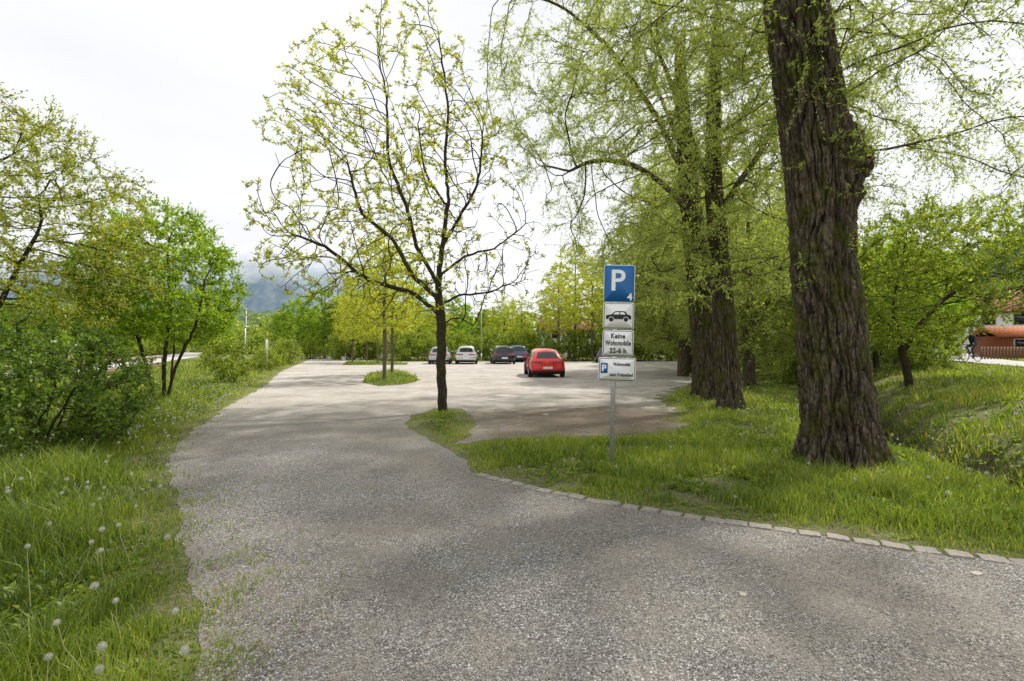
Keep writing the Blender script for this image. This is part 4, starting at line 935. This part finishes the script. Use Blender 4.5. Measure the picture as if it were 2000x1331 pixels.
house('house','long white building with red roof behind hedge',(13,88,0),.1,15,9,4.4,1.9,M_WALL,M_TILE,[('f',x,z,1.3,1.3) for x in (-6,-3,0,3,6) for z in (1.4,3.6)])
house('house','white building behind roadside trees',(-62,58,0),.5,12,9,4.2,1.6,M_WALL,M_GREYR,[('f',x,z,1.2,1.4) for x in (-4,-1.5,1.5,4) for z in (1.5,3.3)])
# ------------------------------------------------------------------ cyclists
M_SKIN=simple('skin',(.5,.3,.22),.6)
def bicycle(loc,rz,col):
    e=thing('bicycle','dark bicycle ridden along the footpath','bicycle',loc,(0,0,rz),group='bicycles on the footpath')
    fm=simple('bicycle_paint',col,.4)
    bb=(0,0,.28); st=(-.17,0,.82); hd=(.42,0,.85); hb=(.47,0,.66); rr=(-.47,0,.34); ff=(.58,0,.34)
    fr=[rod(bb,st,.016),rod(st,hd,.016),rod(bb,hb,.018),rod(hd,hb,.018)]+[rod(bb,(rr[0],s*.05,rr[2]),.01) for s in (1,-1)]+[rod(st,(rr[0],s*.05,rr[2]),.009) for s in (1,-1)]+[rod(hb,(ff[0],s*.05,ff[2]),.012) for s in (1,-1)]
    obj('frame',M('frame',fr,fm,True),e)
    for c in (rr,ff):
        w_=obj('wheel',None,e,c); an=np.linspace(0,2*np.pi,33)
        obj('tyre',M('tyre',[tubes([(np.array([(.33*math.cos(a),0,.33*math.sin(a)) for a in an]),np.full(33,.02))],6)],M_TYRE,True),w_)
        obj('spokes',M('spokes',[rod((0,0,0),(.32*math.cos(a),0,.32*math.sin(a)),.0025,3) for a in an[::2]]+[rod((0,-.05,0),(0,.05,0),.02)],M_CHR),w_)
    obj('handlebar',M('handlebar',[rod(hd,(.40,0,1.0),.014),rod((.40,-.28,1.0),(.40,.28,1.0),.013),rod((.40,-.28,1.0),(.30,-.3,1.0),.016),rod((.40,.28,1.0),(.30,.3,1.0),.016)],M_PLAS,True),e)
    obj('saddle',M('saddle',[rod(st,(-.19,0,.95),.012),rod((-.30,0,.96),(-.03,0,.96),.07,8,.02)],M_PLAS,True),e)
    obj('crank',M('crank',[rod((0,-.09,.28),(0,.09,.28),.02),rod((0,.09,.28),(.12,.1,.18),.01),rod((0,-.09,.28),(-.12,-.1,.38),.01),box((.12,.15,.17),(.09,.1,.02)),box((-.12,-.15,.38),(.09,.1,.02))],M_PLAS),e)
def cyclist(loc,rz,top,legs,lab,helm):
    bm=bpy.data.meshes.new('person')
    V=[];E=[];R=[]
    def add(p,r,par):
        V.append(p);R.append((r,r) if not hasattr(r,'__len__') else r)
        if par is not None: E.append((par,len(V)-1))
        return len(V)-1
    pel=add((-.16,0,1.02),(.15,.13),None); wa=add((-.10,0,1.18),(.14,.12),pel); ch=add((0,0,1.40),(.17,.13),wa); ne=add((.06,0,1.55),.06,ch); h0=add((.09,0,1.66),(.085,.095),ne); h1=add((.10,0,1.78),(.08,.09),h0)
    for s in (1,-1):
        sh=add((.03,s*.19,1.46),.06,ch); el=add((.19,s*.27,1.22),.042,sh); wr=add((.33,s*.29,1.05),.03,el); hn=add((.39,s*.29,1.02),.035,wr)
        hp=add((-.12,s*.10,.98),.095,pel)
        if s>0: kn=add((.22,s*.13,.68),.065,hp); an=add((.08,s*.14,.27),.04,kn); to=add((.22,s*.15,.20),.038,an)
        else: kn=add((.27,s*.13,.86),.065,hp); an=add((-.12,s*.14,.47),.04,kn); to=add((.0,s*.15,.41),.038,an)
    bm.from_pydata(V,E,[]); bm.update(); ob=bpy.data.objects.new('tmp',bm); COL.objects.link(ob)
    ob.modifiers.new('s','SKIN')
    for k,r in enumerate(R): bm.skin_vertices[0].data[k].radius=r
    bm.skin_vertices[0].data[0].use_root=True
    su=ob.modifiers.new('u','SUBSURF'); su.levels=2; su.render_levels=2
    dg=bpy.context.evaluated_depsgraph_get(); dg.update(); me=bpy.data.meshes.new_from_object(ob.evaluated_get(dg)); bpy.data.objects.remove(ob)
    me.materials.clear()
    for m_ in (top,legs,M_SKIN): me.materials.append(m_)
    for p_ in me.polygons:
        c=p_.center; p_.use_smooth=True
        p_.material_index = 2 if (c.z>1.57 or (c.x>.345 and .9<c.z<1.2 and abs(c.y)>.2)) else (0 if c.z>1.06 else 1)
    e=thing('person',lab,'person',loc,(0,0,rz)); obj('body',me,e)
    th=np.linspace(0,np.pi/2,6); hv=[];k=14
    for t_ in th: hv+= [(.095+.125*math.cos(t_)*math.cos(a_),.105*math.cos(t_)*math.sin(a_),1.76+.11*math.sin(t_)) for a_ in np.arange(k)/k*2*np.pi]
    i=np.arange(5)[:,None]*k; j=np.arange(k)[None]; q=np.stack([i+j,i+(j+1)%k,i+k+(j+1)%k,i+k+j],-1).reshape(-1,4)
    obj('helmet',np_mesh('helmet',hv,q,None,helm,smooth=True),e)
    obj('hair',M('hair',[rod((.02,0,1.66),(.03,0,1.78),.075,10,.09)],M_BLK,True),e)
M_JK=simple('dark_jacket',(.02,.025,.04),.8); M_TR=simple('dark_trousers',(.03,.03,.035),.85); M_J2=simple('teal_jacket',(.03,.09,.11),.8)
for (x,y),top,lab,hm in (((27.2,28.6),M_JK,'cyclist in dark jacket and black helmet leaning on handlebar',M_PLAS),((29.6,32.4),M_J2,'cyclist in teal jacket and dark trousers riding',M_BLK)):
    l=(x,y,zz(x,y)+.06); bicycle(l,math.radians(195),(.03,.03,.035)); cyclist(l,math.radians(195),top,M_TR,lab,hm)
# ------------------------------------------------------------------ world, sun, camera
w=bpy.data.worlds.new('World'); S.world=w; w.use_nodes=True; t=w.node_tree; t.nodes.clear()
sd=Vector((3.0,2.2,5.0)).normalized()
sky=t.nodes.new('ShaderNodeTexSky'); sky.sky_type='NISHITA'; sky.sun_disc=False; sky.sun_elevation=math.asin(sd.z); sky.sun_rotation=math.atan2(sd.x,sd.y)
bg1=node(t,'ShaderNodeBackground',{'Color':sky.outputs[0],'Strength':.12})
tc=t.nodes.new('ShaderNodeTexCoord').outputs['Generated']
mp=node(t,'ShaderNodeMapping',{'Vector':tc,'Scale':(1,1,3.0)})
nz=node(t,'ShaderNodeTexNoise',{'Vector':mp.outputs[0],'Scale':1.3,'Detail':6.0,'Roughness':.5,'Distortion':.3})
cl=ramp(t,nz.outputs[0],[(.3,(.76,.77,.79)),(.5,(.845,.85,.862)),(.7,(.93,.93,.935))])
bg2=node(t,'ShaderNodeBackground',{'Color':cl,'Strength':1.22})
mx=node(t,'ShaderNodeMixShader',{0:.94,1:bg1.outputs[0],2:bg2.outputs[0]})
ow=t.nodes.new('ShaderNodeOutputWorld'); t.links.new(mx.outputs[0],ow.inputs[0])
sl=bpy.data.lights.new('sun','SUN'); sl.energy=5.0; sl.angle=math.radians(2.5); sl.color=(1,.95,.86)
so=bpy.data.objects.new('sun',sl); COL.objects.link(so); so.rotation_euler=sd.to_track_quat('Z','Y').to_euler()
cam=bpy.data.cameras.new('camera'); cam.lens=17.0; cam.sensor_width=36; cam.clip_end=12000; cam.clip_start=.05
co=bpy.data.objects.new('camera',cam); COL.objects.link(co); co.location=(0,0,1.6); co.rotation_euler=(math.radians(90.64),0,0)
S.camera=co
S.view_settings.view_transform='Standard'; S.view_settings.look='None'; S.view_settings.exposure=0
print('total %.1fs'%(time.time()-T0))
